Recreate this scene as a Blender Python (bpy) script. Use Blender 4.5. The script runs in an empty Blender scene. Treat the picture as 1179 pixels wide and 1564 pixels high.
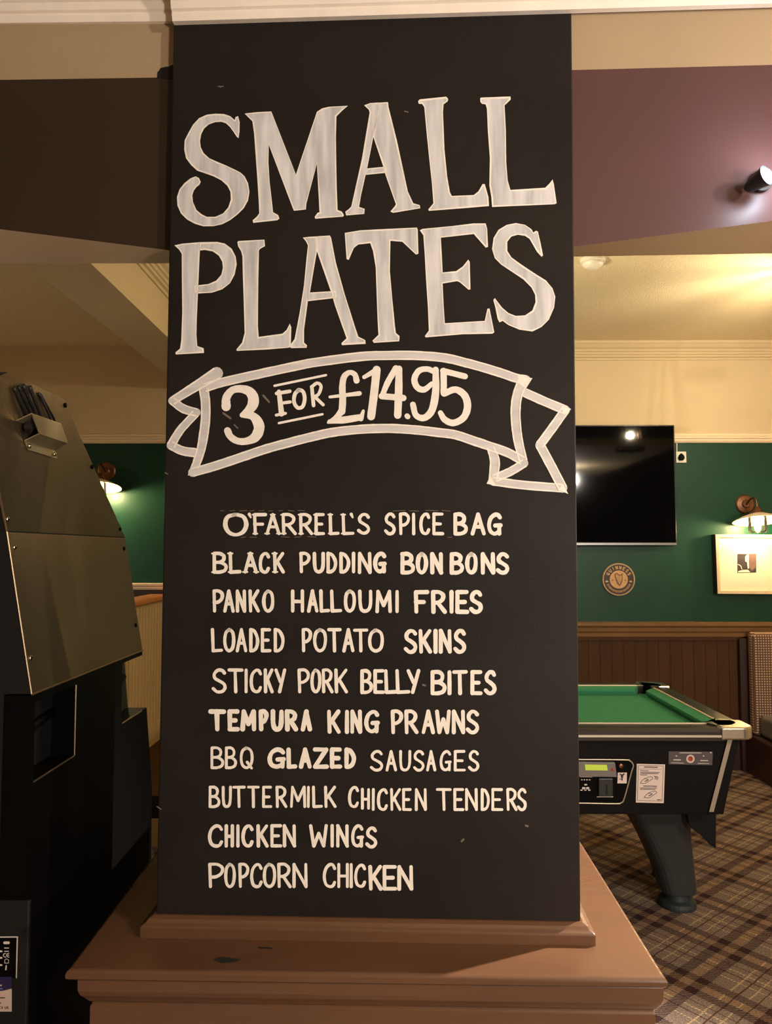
import bpy, bmesh, math, random
from mathutils import Vector, Matrix
random.seed(7)
PI = math.pi
S = bpy.context.scene
COL = S.collection

# ------------------------------------------------------------------ camera
F = 1130.0
PITCH = math.radians(3.06)
YAW = math.radians(0.4)
CAMZ = 1.5
cd = bpy.data.cameras.new('camera'); cam = bpy.data.objects.new('camera', cd); COL.objects.link(cam)
cam.location = (0, 0, CAMZ); cam.rotation_euler = (PI/2 + PITCH, 0, YAW)
cd.sensor_fit = 'VERTICAL'; cd.sensor_height = 36.0; cd.lens = 36.0*F/1564.0
cd.clip_start = 0.05; cd.clip_end = 60
S.camera = cam

# ------------------------------------------------------------------ view, world, lamps
S.view_settings.view_transform = 'Standard'; S.view_settings.look = 'None'
S.view_settings.exposure = 0.0; S.view_settings.gamma = 1.0
S.view_settings.use_curve_mapping = False
W = bpy.data.worlds.new('world'); S.world = W; W.use_nodes = True
W.node_tree.nodes['Background'].inputs[0].default_value = (1.0, 0.74, 0.52, 1)
W.node_tree.nodes['Background'].inputs[1].default_value = 0.055

def lamp(name, kind, loc, energy, color, size=0.06, target=None, spot=None, blend=0.6):
    l = bpy.data.lights.new(name, kind); l.energy = energy; l.color = color
    l.shadow_soft_size = size
    if kind == 'SPOT':
        l.spot_size = math.radians(spot); l.spot_blend = blend
    o = bpy.data.objects.new(name, l); COL.objects.link(o); o.location = loc
    if target is not None:
        o.rotation_euler = (Vector(target)-Vector(loc)).to_track_quat('-Z', 'Y').to_euler()
    return o
WARM = (1.0, 0.85, 0.57); SOFT = (1.0, 0.90, 0.79); COOL = (0.72, 0.84, 1.0); PALE = (1.0, 0.93, 0.86)
lamp('pendant_light', 'POINT', (2.12, 3.75, 2.53), 38, WARM, 0.025)
lamp('near_ceiling_light', 'POINT', (2.62, -0.5, 2.55), 230, SOFT, 0.08)
lamp('near_room_fill', 'POINT', (1.75, -1.3, 1.2), 245, SOFT, 0.15)  # added low fill behind the camera, brightens beam soffits and plinth front
lamp('side_ceiling_light', 'SPOT', (2.45, 2.42, 2.84), 1500, PALE, 0.04, target=(0.55, 1.75, 0.73), spot=46, blend=0.7)
lamp('left_room_fill', 'POINT', (-2.35, 3.6, 1.5), 5, SOFT, 0.08)  # added fill hidden behind the machine, lifts the left back room
lamp('table_light', 'POINT', (0.45, 3.35, 2.55), 24, WARM, 0.06)

# ------------------------------------------------------------------ pixel -> world helpers
RM = Matrix.Rotation(YAW, 3, 'Z') @ Matrix.Rotation(PI/2 + PITCH, 3, 'X')
CO = Vector((0, 0, CAMZ))
def ray(px, py): return RM @ Vector(((px-589.5)/F, (782.0-py)/F, -1.0))
def onpl(px, py, p0, n):
    d = ray(px, py); t = (Vector(p0)-CO).dot(n)/d.dot(n); return CO + d*t
def onY(px, py, y): return onpl(px, py, (0, y, 0), Vector((0, 1, 0)))
def onX(px, py, x): return onpl(px, py, (x, 0, 0), Vector((1, 0, 0)))
def onZ(px, py, z): return onpl(px, py, (0, 0, z), Vector((0, 0, 1)))

# ------------------------------------------------------------------ materials
def s2l(c): return tuple(((v/255.0)/12.92 if v/255.0 <= 0.04045 else ((v/255.0+0.055)/1.055)**2.4) for v in c)
def mat(name, rgb, rough=0.5, metal=0.0, var=0.0, vscale=8.0, bump=0.0, bscale=60.0, stretch=(1, 1, 1), spec=0.5, emit=None, estr=0.0, lin=False):
    m = bpy.data.materials.new(name); m.use_nodes = True
    nt = m.node_tree; b = nt.nodes['Principled BSDF']
    c = rgb if lin else s2l(rgb)
    b.inputs['Base Color'].default_value = (*c, 1)
    b.inputs['Roughness'].default_value = rough; b.inputs['Metallic'].default_value = metal
    b.inputs['Specular IOR Level'].default_value = spec
    tc = nt.nodes.new('ShaderNodeTexCoord'); mp = nt.nodes.new('ShaderNodeMapping')
    nt.links.new(tc.outputs['Object'], mp.inputs['Vector']); mp.inputs['Scale'].default_value = stretch
    if var > 0:
        n = nt.nodes.new('ShaderNodeTexNoise'); n.inputs['Scale'].default_value = vscale; n.inputs['Detail'].default_value = 5
        nt.links.new(mp.outputs[0], n.inputs['Vector'])
        r = nt.nodes.new('ShaderNodeMapRange'); r.inputs['From Min'].default_value = 0.3; r.inputs['From Max'].default_value = 0.7
        r.inputs['To Min'].default_value = 1-var; r.inputs['To Max'].default_value = 1+var
        nt.links.new(n.outputs['Fac'], r.inputs['Value'])
        mx = nt.nodes.new('ShaderNodeMix'); mx.data_type = 'RGBA'; mx.blend_type = 'MULTIPLY'
        mx.inputs['Factor'].default_value = 1.0; mx.inputs['A'].default_value = (*c, 1)
        nt.links.new(r.outputs[0], mx.inputs['B']); nt.links.new(mx.outputs['Result'], b.inputs['Base Color'])
    if bump > 0:
        n2 = nt.nodes.new('ShaderNodeTexNoise'); n2.inputs['Scale'].default_value = bscale; n2.inputs['Detail'].default_value = 4
        nt.links.new(mp.outputs[0], n2.inputs['Vector'])
        bp = nt.nodes.new('ShaderNodeBump'); bp.inputs['Strength'].default_value = bump; bp.inputs['Distance'].default_value = 0.01
        nt.links.new(n2.outputs['Fac'], bp.inputs['Height']); nt.links.new(bp.outputs[0], b.inputs['Normal'])
    if emit:
        b.inputs['Emission Color'].default_value = (*emit, 1); b.inputs['Emission Strength'].default_value = estr
    return m

def math_node(nt, op, a, b=None):
    n = nt.nodes.new('ShaderNodeMath'); n.operation = op
    for i, v in enumerate((a, b)):
        if v is None: continue
        if isinstance(v, (int, float)): n.inputs[i].default_value = v
        else: nt.links.new(v, n.inputs[i])
    return n.outputs[0]

def carpet_mat():
    m = bpy.data.materials.new('tartan_carpet'); m.use_nodes = True
    nt = m.node_tree; b = nt.nodes['Principled BSDF']; b.inputs['Roughness'].default_value = 0.95
    b.inputs['Specular IOR Level'].default_value = 0.1
    tc = nt.nodes.new('ShaderNodeTexCoord'); mp = nt.nodes.new('ShaderNodeMapping')
    nt.links.new(tc.outputs['Object'], mp.inputs['Vector'])
    # rotate the tartan about 40 degrees, one repeat every 0.32 m
    mp.inputs['Rotation'].default_value = (0, 0, math.radians(-40)); mp.inputs['Location'].default_value = (0.162, 0.028, 0)
    wob = nt.nodes.new('ShaderNodeTexNoise'); wob.inputs['Scale'].default_value = 90
    sp = nt.nodes.new('ShaderNodeSeparateXYZ'); nt.links.new(mp.outputs[0], sp.inputs[0])
    w = math_node(nt, 'MULTIPLY', math_node(nt, 'SUBTRACT', wob.outputs['Fac'], 0.5), 0.008)
    U = math_node(nt, 'ADD', sp.outputs['X'], w); V = math_node(nt, 'ADD', sp.outputs['Y'], w)
    P = 0.315
    def cell(x): return math_node(nt, 'FRACT', math_node(nt, 'DIVIDE', x, P))
    def band(f, c, h):   # 1 inside |f-c|<h
        return math_node(nt, 'LESS_THAN', math_node(nt, 'ABSOLUTE', math_node(nt, 'SUBTRACT', f, c)), h)
    def mx(a, bb): return math_node(nt, 'MAXIMUM', a, bb)
    def mul(a, bb): return math_node(nt, 'MULTIPLY', a, bb)
    fu, fv = cell(U), cell(V)
    hat = lambda x, y: math_node(nt, 'GREATER_THAN', math_node(nt, 'SINE', mul(math_node(nt, 'ADD', x, y), 520.0)), -0.25)
    du = mx(band(fu, 0.375, 0.062), band(fu, 0.625, 0.062)); dv = mx(band(fv, 0.375, 0.062), band(fv, 0.625, 0.062))
    cu = band(fu, 0.5, 0.05); cv = band(fv, 0.5, 0.05)
    h1 = hat(U, V)
    dark = mx(mul(mx(du, dv), h1), mul(du, dv))
    lightc = mx(cu, cv)
    thin_l = mx(band(fu, 0.1, 0.010), band(fv, 0.1, 0.010)); thin_l = mx(thin_l, mx(band(fu, 0.9, 0.008), band(fv, 0.9, 0.008)))
    thin_d = mx(band(fu, 0.0, 0.018), band(fv, 0.0, 0.018)); thin_d = mx(thin_d, mx(band(fu, 0.2, 0.006), band(fv, 0.8, 0.006)))
    n = nt.nodes.new('ShaderNodeTexNoise'); n.inputs['Scale'].default_value = 160; n.inputs['Detail'].default_value = 4
    nt.links.new(mp.outputs[0], n.inputs['Vector'])
    def mixc(fac, a, c):
        k = nt.nodes.new('ShaderNodeMix'); k.data_type = 'RGBA'; nt.links.new(fac, k.inputs['Factor'])
        if isinstance(a, tuple): k.inputs['A'].default_value = (*s2l(a), 1)
        else: nt.links.new(a, k.inputs['A'])
        k.inputs['B'].default_value = (*s2l(c), 1)
        return k.outputs['Result']
    c = mixc(lightc, (122, 106, 93), (132, 107, 84))
    c = mixc(mul(thin_l, h1), c, (190, 164, 124))
    c = mixc(mul(thin_d, 0.85), c, (70, 42, 38))
    c = mixc(mul(dark, 0.92), c, (46, 22, 26))
    k = nt.nodes.new('ShaderNodeMix'); k.data_type = 'RGBA'; k.blend_type = 'MULTIPLY'; k.inputs['Factor'].default_value = 1
    r = nt.nodes.new('ShaderNodeMapRange'); r.inputs['From Min'].default_value = 0.3; r.inputs['From Max'].default_value = 0.7
    r.inputs['To Min'].default_value = 0.6; r.inputs['To Max'].default_value = 1.35
    nt.links.new(n.outputs['Fac'], r.inputs['Value']); nt.links.new(c, k.inputs['A']); nt.links.new(r.outputs[0], k.inputs['B'])
    nt.links.new(k.outputs['Result'], b.inputs['Base Color'])
    bp = nt.nodes.new('ShaderNodeBump'); bp.inputs['Strength'].default_value = 0.5; bp.inputs['Distance'].default_value = 0.006
    nt.links.new(n.outputs['Fac'], bp.inputs['Height']); nt.links.new(bp.outputs[0], b.inputs['Normal'])
    return m

def check_mat():
    m = bpy.data.materials.new('check_fabric'); m.use_nodes = True
    nt = m.node_tree; b = nt.nodes['Principled BSDF']; b.inputs['Roughness'].default_value = 0.9
    tc = nt.nodes.new('ShaderNodeTexCoord'); sp = nt.nodes.new('ShaderNodeSeparateXYZ'); nt.links.new(tc.outputs['Object'], sp.inputs[0])
    def st(x): return math_node(nt, 'GREATER_THAN', math_node(nt, 'SINE', math_node(nt, 'MULTIPLY', x, 2*PI/0.017)), 0.1)
    f = math_node(nt, 'MAXIMUM', st(math_node(nt, 'ADD', sp.outputs['X'], sp.outputs['Y'])), st(sp.outputs['Z']))
    k = nt.nodes.new('ShaderNodeMix'); k.data_type = 'RGBA'; nt.links.new(f, k.inputs['Factor'])
    k.inputs['A'].default_value = (*s2l((190, 160, 130)), 1); k.inputs['B'].default_value = (*s2l((92, 66, 52)), 1)
    nt.links.new(k.outputs['Result'], b.inputs['Base Color'])
    return m

M = {}
M['board'] = mat('chalkboard_paint', (34, 29, 26), 0.5, var=0.18, vscale=5, bump=0.05, bscale=220, spec=0.15)
M['paint'] = mat('cream_sign_paint', (242, 232, 220), 0.55, var=0.06, vscale=40)
M['wash'] = mat('thin_sign_paint', (206, 202, 202), 0.55, var=0.24, vscale=60, stretch=(1, 1, 0.12))
M['washh'] = mat('banner_sign_paint', (206, 200, 198), 0.55, var=0.14, vscale=60, stretch=(0.15, 1, 1))
M['scuff'] = mat('grey_scuff', (110, 98, 88), 0.7)
M['brown'] = mat('brown_gloss_paint', (94, 64, 44), 0.26, var=0.10, vscale=6, bump=0.08, bscale=30, stretch=(0.4, 1, 1), spec=0.7)
M['chip'] = mat('dark_chip', (24, 24, 26), 0.6)
M['band'] = mat('tan_band_paint', (168, 143, 110), 0.7, var=0.04, vscale=4, bump=0.05, bscale=60)
M['dado'] = mat('lighter_brown_moulding', (128, 94, 56), 0.35, var=0.1, vscale=6)
M['cream'] = mat('cream_wall_paint', (214, 192, 152), 0.75, var=0.03, vscale=3, bump=0.05, bscale=90)
M['creamtrim'] = mat('cream_trim_paint', (236, 212, 178), 0.4, var=0.04, vscale=10)
M['cornice'] = mat('near_cornice_paint', (250, 234, 216), 0.4, var=0.05, vscale=12, bump=0.08, bscale=40)
M['ceil'] = mat('stippled_ceiling', (238, 218, 178), 0.85, var=0.06, vscale=90, bump=0.7, bscale=150)
M['maroon'] = mat('maroon_beam_paint', (86, 56, 55), 0.38, var=0.05, vscale=4, spec=0.4)
M['umber'] = mat('umber_beam_face', (50, 37, 26), 0.5, var=0.05, vscale=4, spec=0.3)  # left beam face, darker and browner than the right one
M['soffit'] = mat('beam_soffit_paint', (214, 184, 146), 0.6, var=0.04, vscale=4)
M['green'] = mat('bottle_green_paint', (18, 60, 41), 0.4, var=0.10, vscale=3, bump=0.05, bscale=30, spec=0.25)
M['wood'] = mat('brown_wainscot', (72, 47, 24), 0.6, spec=0.15, var=0.12, vscale=5, stretch=(3, 3, 0.4))
M['darkwood'] = mat('dark_stained_wood', (48, 26, 18), 0.45, var=0.15, vscale=6, stretch=(3, 3, 0.4))
M['oak'] = mat('oak_cap', (190, 120, 60), 0.35, var=0.2, vscale=8, stretch=(4, 0.5, 4))
M['bead'] = mat('cream_beadboard', (190, 160, 112), 0.5, var=0.05)
M['carpet'] = carpet_mat()
M['check'] = check_mat()
M['grey_uph'] = mat('grey_leatherette', (110, 106, 100), 0.5, var=0.08, bump=0.1, bscale=150)
M['machine'] = mat('machine_black', (30, 28, 28), 0.42, bump=0.08, bscale=300, spec=0.4)
M['panel'] = mat('machine_panel', (136, 117, 90), 0.3, metal=0.85, var=0.06, vscale=10, bump=0.10, bscale=260, spec=0.6)
M['black'] = mat('black_plastic', (8, 7, 7), 0.55, spec=0.08)
M['deep'] = mat('black_recess', (6, 6, 6), 0.7)
M['edge'] = mat('worn_metal_edge', (150, 128, 100), 0.35, metal=0.8)
M['steel'] = mat('bracket_steel', (196, 180, 142), 0.4, metal=0.85, var=0.1)
M['screw'] = mat('bright_screw', (200, 190, 170), 0.2, metal=1.0)
M['cable'] = mat('cable_black', (22, 20, 20), 0.5)
M['sticker'] = mat('peach_sticker', (226, 196, 180), 0.6)
M['purple'] = mat('purple_sticker', (44, 36, 80), 0.5)
M['ink'] = mat('printed_ink', (60, 52, 52), 0.7)
M['white'] = mat('white_print', (210, 200, 190), 0.6)
M['lav'] = mat('violet_print', (130, 120, 190), 0.6)
M['cloth'] = mat('pool_cloth', (66, 136, 99), 0.95, var=0.06, vscale=40, spec=0.1)
M['rail'] = mat('rail_laminate', (40, 34, 28), 0.28, var=0.1, vscale=6)
M['cab'] = mat('table_cabinet', (13, 12, 12), 0.45, spec=0.2)
M['leg'] = mat('table_leg_plastic', (44, 46, 46), 0.45, bump=0.04, bscale=200)
M['foot'] = mat('rubber_foot', (30, 38, 40), 0.6)
M['chrome'] = mat('corner_casting_metal', (222, 216, 204), 0.22, metal=1.0, var=0.08, vscale=20)
M['alu'] = mat('aluminium_trim', (196, 186, 166), 0.35, metal=0.6)
M['pocket'] = mat('pocket_liner', (26, 20, 16), 0.6)
M['greyplate'] = mat('grey_module', (120, 114, 112), 0.4)
M['lcd'] = mat('lcd_screen', (170, 190, 70), 0.3, emit=s2l((190, 215, 70)), estr=0.35)
M['paper'] = mat('instruction_paper', (226, 206, 196), 0.6)
M['dkplate'] = mat('dark_grey_plate', (84, 78, 78), 0.4)
M['red'] = mat('red_print', (190, 66, 50), 0.5)
M['tvglass'] = mat('tv_screen', (4, 4, 5), 0.05, spec=0.3)
M['tvframe'] = mat('tv_frame', (14, 14, 15), 0.3)
M['silver'] = mat('tv_silver_strip', (150, 148, 146), 0.3, metal=0.8)
M['gold'] = mat('plaque_gold', (196, 152, 92), 0.45, var=0.08, vscale=30)
M['tan'] = mat('plaque_tan_rim', (176, 146, 100), 0.5)
M['umberdk'] = mat('plaque_dark_ring', (44, 26, 18), 0.5)
M['harp'] = mat('plaque_harp', (110, 72, 34), 0.5)
M['bronze'] = mat('aged_bronze', (120, 84, 62), 0.35, metal=0.8, var=0.15, vscale=30)
M['enamel'] = mat('shade_enamel', (226, 208, 180), 0.4)
M['frame'] = mat('pale_wood_frame', (214, 190, 150), 0.45, var=0.06, vscale=20)
M['mount'] = mat('picture_mount', (240, 224, 186), 0.6)
M['photo_dk'] = mat('print_dark', (60, 50, 48), 0.5, var=0.2, vscale=40)
M['photo_md'] = mat('print_mid', (120, 92, 80), 0.5, var=0.15, vscale=40)
M['photo_lt'] = mat('print_light', (236, 222, 196), 0.5)
M['plastic'] = mat('white_plastic', (228, 220, 204), 0.4)
def glass_mat():
    m = bpy.data.materials.new('lamp_glass'); m.use_nodes = True
    nt = m.node_tree; out = nt.nodes['Material Output']; nt.nodes.remove(nt.nodes['Principled BSDF'])
    t = nt.nodes.new('ShaderNodeBsdfTransparent'); t.inputs[0].default_value = (0.98, 0.96, 0.9, 1)
    g = nt.nodes.new('ShaderNodeBsdfGlossy'); g.inputs['Roughness'].default_value = 0.08
    fr = nt.nodes.new('ShaderNodeFresnel'); fr.inputs[0].default_value = 1.4
    mx = nt.nodes.new('ShaderNodeMixShader'); nt.links.new(fr.outputs[0], mx.inputs[0]); nt.links.new(t.outputs[0], mx.inputs[1]); nt.links.new(g.outputs[0], mx.inputs[2])
    nt.links.new(mx.outputs[0], out.inputs['Surface'])
    return m
M['glass'] = glass_mat()
M['bulb'] = mat('lit_bulb', (255, 230, 170), 0.5, emit=(1.0, 0.78, 0.46), estr=640)
M['spotlens'] = mat('lit_spot_lens', (240, 248, 255), 0.5, emit=(0.78, 0.89, 1.0), estr=14)

# ------------------------------------------------------------------ mesh helpers
def link(name, bm, mats, parent=None, smooth=False, bevel=0.0, bseg=2, recalc=True):
    if recalc: bmesh.ops.recalc_face_normals(bm, faces=bm.faces)
    me = bpy.data.meshes.new(name); bm.to_mesh(me); bm.free()
    for k in (mats if isinstance(mats, (list, tuple)) else [mats]): me.materials.append(M[k])
    if smooth:
        for p in me.polygons: p.use_smooth = True
    o = bpy.data.objects.new(name, me); COL.objects.link(o)
    if bevel > 0:
        md = o.modifiers.new('bevel', 'BEVEL'); md.width = bevel; md.segments = bseg; md.limit_method = 'ANGLE'; md.angle_limit = math.radians(35)
    if parent is not None:
        o.parent = parent; o.matrix_parent_inverse = parent.matrix_world.inverted()
    return o
def empty(name, loc, label, cat, group=None):
    o = bpy.data.objects.new(name, None); COL.objects.link(o); o.location = loc
    o.empty_display_size = 0.1
    bpy.context.view_layer.update()
    return tag(o, label, cat, group)
def tag(o, label=None, cat=None, group=None, kind=None):
    if label: o['label'] = label
    if cat: o['category'] = cat
    if group: o['group'] = group
    if kind: o['kind'] = kind
    return o
def struct(name, bm, mats, label=None, **k):
    o = link(name, bm, mats, **k); o['kind'] = 'structure'
    if label: o['label'] = label
    return o
def box(bm, x0, x1, y0, y1, z0, z1, mi=0):
    vs = [bm.verts.new((x, y, z)) for z in (z0, z1) for y in (y0, y1) for x in (x0, x1)]
    for f in ((0, 2, 3, 1), (4, 5, 7, 6), (0, 1, 5, 4), (2, 6, 7, 3), (0, 4, 6, 2), (1, 3, 7, 5)):
        bm.faces.new([vs[i] for i in f]).material_index = mi
def prism(bm, poly, off, mi=0):
    """poly: list of 3D points, extruded by vector off."""
    a = [bm.verts.new(p) for p in poly]; b = [bm.verts.new(Vector(p)+Vector(off)) for p in poly]
    n = len(a)
    bm.faces.new(a).material_index = mi; bm.faces.new(b[::-1]).material_index = mi
    for i in range(n):
        bm.faces.new((a[i], a[(i+1) % n], b[(i+1) % n], b[i])).material_index = mi
def loft(bm, rings, close=True, caps=True, mi=0):
    R = [[bm.verts.new(p) for p in r] for r in rings]
    n = len(R[0])
    for i in range(len(R)-1):
        for j in range(n if close else n-1):
            bm.faces.new((R[i][j], R[i][(j+1) % n], R[i+1][(j+1) % n], R[i+1][j])).material_index = mi
    if caps:
        bm.faces.new(R[0][::-1]).material_index = mi; bm.faces.new(R[-1]).material_index = mi
def sweep(bm, prof, path, mi=0, caps=True):
    """prof: (out, up) pairs; path: list of (point, out-vector)."""
    loft(bm, [[Vector(p)+Vector(o)*a+Vector((0, 0, b)) for a, b in prof] for p, o in path], True, caps, mi)
def lathe(bm, prof, c, axis='z', seg=32, mi=0):
    rings = []
    for r, h in prof:
        ring = []
        for k in range(seg):
            t = 2*PI*k/seg
            if axis == 'z': ring.append((c[0]+r*math.cos(t), c[1]+r*math.sin(t), c[2]+h))
            elif axis == 'y': ring.append((c[0]+r*math.cos(t), c[1]-h, c[2]+r*math.sin(t)))
            else: ring.append((c[0]+h, c[1]+r*math.cos(t), c[2]+r*math.sin(t)))
        rings.append(ring)
    loft(bm, rings, True, True, mi)
def tube(bm, pts, r, seg=10, mi=0):
    pts = [Vector(p) for p in pts]; rings = []
    up = Vector((0.13, 0.31, 0.94)).normalized()
    for i, p in enumerate(pts):
        d = (pts[min(i+1, len(pts)-1)]-pts[max(i-1, 0)]).normalized()
        a = d.cross(up)
        if a.length < 1e-3: a = d.cross(Vector((1, 0, 0)))
        a.normalize(); b = d.cross(a)
        rr = r[i] if isinstance(r, (list, tuple)) else r
        rings.append([p+a*rr*math.cos(2*PI*k/seg)+b*rr*math.sin(2*PI*k/seg) for k in range(seg)])
    loft(bm, rings, True, True, mi)
def spline(pts, n=6):
    if len(pts) < 3: return [Vector(p) for p in pts]
    P = [Vector(p) for p in pts]; P = [P[0]*2-P[1]]+P+[P[-1]*2-P[-2]]; out = []
    for i in range(1, len(P)-2):
        for k in range(n):
            t = k/n; a, b, c, d = P[i-1], P[i], P[i+1], P[i+2]
            out.append(0.5*((2*b)+(c-a)*t+(2*a-5*b+4*c-d)*t*t+(3*b-a-3*c+d)*t**3))
    out.append(P[-2]); return out

# painted strokes: 2D ribbon in plan coordinates, mapped to a surface by fn(x, y)
LAYER = [0]
def lifted(fn):
    # each further brush stroke lies a few hundredths of a millimetre over the last
    LAYER[0] += 1; d = (LAYER[0] % 13)*3e-5
    def g(x, y):
        p = Vector(fn(x, y)); return p+(CO-p).normalized()*d
    return g
def stroke(bm, fn, pts, w, smooth=True, mi=0, caps=True, jitter=0.04, n=6):
    fn = lifted(fn)
    ws = list(w) if isinstance(w, (list, tuple)) else [w]*len(pts)
    if smooth and len(pts) > 2:
        p3 = spline([(p[0], p[1], k) for p, k in zip(pts, ws)], n)
    else:
        p3 = [Vector((p[0], p[1], k)) for p, k in zip(pts, ws)]
        if len(p3) == 2:
            a, b = p3; p3 = [a.lerp(b, t/4) for t in range(5)]
    L = []; Rr = []
    m = len(p3)
    for i, p in enumerate(p3):
        d = (p3[min(i+1, m-1)]-p3[max(i-1, 0)]).to_2d()
        if d.length < 1e-9: d = Vector((1, 0))
        d.normalize(); nrm = Vector((-d.y, d.x)); h = p.z*0.5*(1+random.uniform(-jitter, jitter))
        L.append(p.to_2d()+nrm*h); Rr.append(p.to_2d()-nrm*h)
    vl = [bm.verts.new(fn(q.x, q.y)) for q in L]; vr = [bm.verts.new(fn(q.x, q.y)) for q in Rr]
    for i in range(m-1): bm.faces.new((vl[i], vl[i+1], vr[i+1], vr[i])).material_index = mi
    if caps:
        for e, inn in ((0, 1), (m-1, m-2)):
            c = p3[e].to_2d(); d = (c-p3[inn].to_2d()).normalized(); a0 = math.atan2(d.y, d.x); r = p3[e].z*0.5
            arc = [c+Vector((math.cos(a0+t), math.sin(a0+t)))*r for t in [(-PI/2)+PI*k/6 for k in range(7)]]
            bm.faces.new([bm.verts.new(fn(q.x, q.y)) for q in arc]).material_index = mi
def fillpoly(bm, fn, pts, mi=0):
    fn = lifted(fn)
    vs = [bm.verts.new(fn(*p)) for p in pts]; bm.faces.new(vs).material_index = mi

# single-stroke capital letters in a unit box, y up; S = smooth curve, C = straight run
GL = {
 'A': [('C', [(0, 0), (.48, 1)]), ('C', [(.48, 1), (1, 0)]), ('C', [(.2, .36), (.8, .36)])],
 'B': [('C', [(0, 0), (0, 1)]), ('S', [(0, 1), (.5, 1), (.82, .86), (.78, .64), (.45, .53), (.02, .52)]), ('S', [(.02, .52), (.6, .5), (1, .33), (.92, .1), (.5, 0), (0, 0)])],
 'C': [('S', [(1, .82), (.82, .97), (.5, .98), (.14, .8), (0, .45), (.14, .12), (.5, 0), (.82, .04), (1, .2)])],
 'D': [('C', [(0, 0), (0, 1)]), ('S', [(0, 1), (.5, .93), (.9, .68), (1, .42), (.8, .14), (.4, .01), (0, 0)])],
 'E': [('C', [(0, 0), (0, 1)]), ('C', [(0, 1), (.95, 1)]), ('C', [(0, .5), (.75, .5)]), ('C', [(0, 0), (1, 0)])],
 'F': [('C', [(.05, 0), (0, 1)]), ('C', [(0, 1), (1, 1)]), ('C', [(0, .5), (.72, .5)])],
 'G': [('S', [(.95, .84), (.78, .97), (.48, .98), (.14, .8), (0, .45), (.14, .12), (.5, 0), (.85, .1)]), ('C', [(.55, .42), (1, .44)]), ('C', [(.9, .42), (.9, 0)])],
 'H': [('C', [(0, 0), (0, 1)]), ('C', [(1, 0), (1, 1)]), ('C', [(0, .48), (1, .48)])],
 'I': [('C', [(.5, 0), (.5, 1)])],
 'K': [('C', [(.05, 0), (0, 1)]), ('C', [(.08, .42), (.95, 1)]), ('C', [(.3, .56), (1, 0)])],
 'L': [('C', [(.06, 0), (0, 1)]), ('C', [(.06, 0), (1, .02)])],
 'M': [('C', [(0, 0), (.08, 1)]), ('C', [(.08, 1), (.5, .3)]), ('C', [(.5, .3), (.95, 1)]), ('C', [(.95, 1), (1, 0)])],
 'N': [('C', [(0, 0), (0, 1)]), ('C', [(0, 1), (1, 0)]), ('C', [(1, 0), (.97, 1)])],
 'O': [('S', [(.5, 1), (.14, .86), (0, .5), (.12, .14), (.48, 0), (.86, .14), (1, .5), (.88, .86), (.5, 1), (.35, .96)])],
 'P': [('C', [(.06, 0), (0, 1)]), ('S', [(0, 1), (.6, 1), (1, .84), (.92, .6), (.5, .45), (.04, .43)])],
 'Q': [('S', [(.5, 1), (.14, .86), (0, .5), (.12, .14), (.48, 0), (.86, .14), (1, .5), (.88, .86), (.5, 1), (.35, .96)]), ('C', [(.55, .28), (.95, -.02)])],
 'R': [('C', [(.04, 0), (0, 1)]), ('S', [(0, 1), (.5, 1), (.86, .85), (.8, .62), (.45, .48), (.03, .46)]), ('C', [(.4, .46), (1, 0)])],
 'S': [('S', [(.95, .86), (.75, .98), (.4, .99), (.1, .82), (.15, .62), (.5, .5), (.88, .36), (.98, .18), (.75, .02), (.35, 0), (0, .14)])],
 'T': [('C', [(.52, 0), (.48, 1)]), ('C', [(0, 1), (1, 1)])],
 'U': [('S', [(0, 1), (.02, .4), (.16, .08), (.5, 0), (.84, .1), (.98, .4), (1, 1)])],
 'W': [('C', [(0, 1), (.2, 0)]), ('C', [(.2, 0), (.52, .62)]), ('C', [(.52, .62), (.84, 0)]), ('C', [(.84, 0), (1, 1)])],
 'Y': [('C', [(0, 1), (.5, .46)]), ('C', [(1, 1), (.42, 0)])],
 'Z': [('C', [(.02, 1), (.95, 1)]), ('C', [(.95, 1), (.04, .02)]), ('C', [(.02, 0), (1, 0)])],
}
def glyph(bm, fn, ch, x0, x1, yt, yb, w, serif=False, mi=0, slant=0.0):
    """draw ch in the box x0..x1, yt (top) .. yb (bottom); y grows downwards."""
    if ch == "'":
        stroke(bm, fn, [(x0, yt), (x1, yb)], [w*1.1, w*0.6], False, mi); return
    a = x0+w/2; b = x1-w/2; t = yt+w/2; q = yb-w/2
    if ch == 'I': a = b = (x0+x1)/2
    g = lambda u, v: (a+(b-a)*u, q+(t-q)*v)
    for kind, pts in GL[ch]:
        P = [g(*p) for p in pts]
        P = [(x+random.uniform(-.3, .3)*w*.12, y+random.uniform(-.3, .3)*w*.12) for x, y in P]
        ww = [w*random.uniform(.9, 1.1) for _ in P]
        stroke(bm, fn, P, ww, kind == 'S', mi)
        if serif and kind == 'C':
            (xa, ya), (xb, yb2) = P[0], P[-1]
            if abs(yb2-ya) > 1.2*abs(xb-xa) and abs(yb2-ya) > 0.7*(q-t):
                for (sx, sy) in (P[0], P[-1]):
                    stroke(bm, fn, [(sx-w*.65, sy), (sx+w*.65, sy)], w*.5, False, mi)

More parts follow.
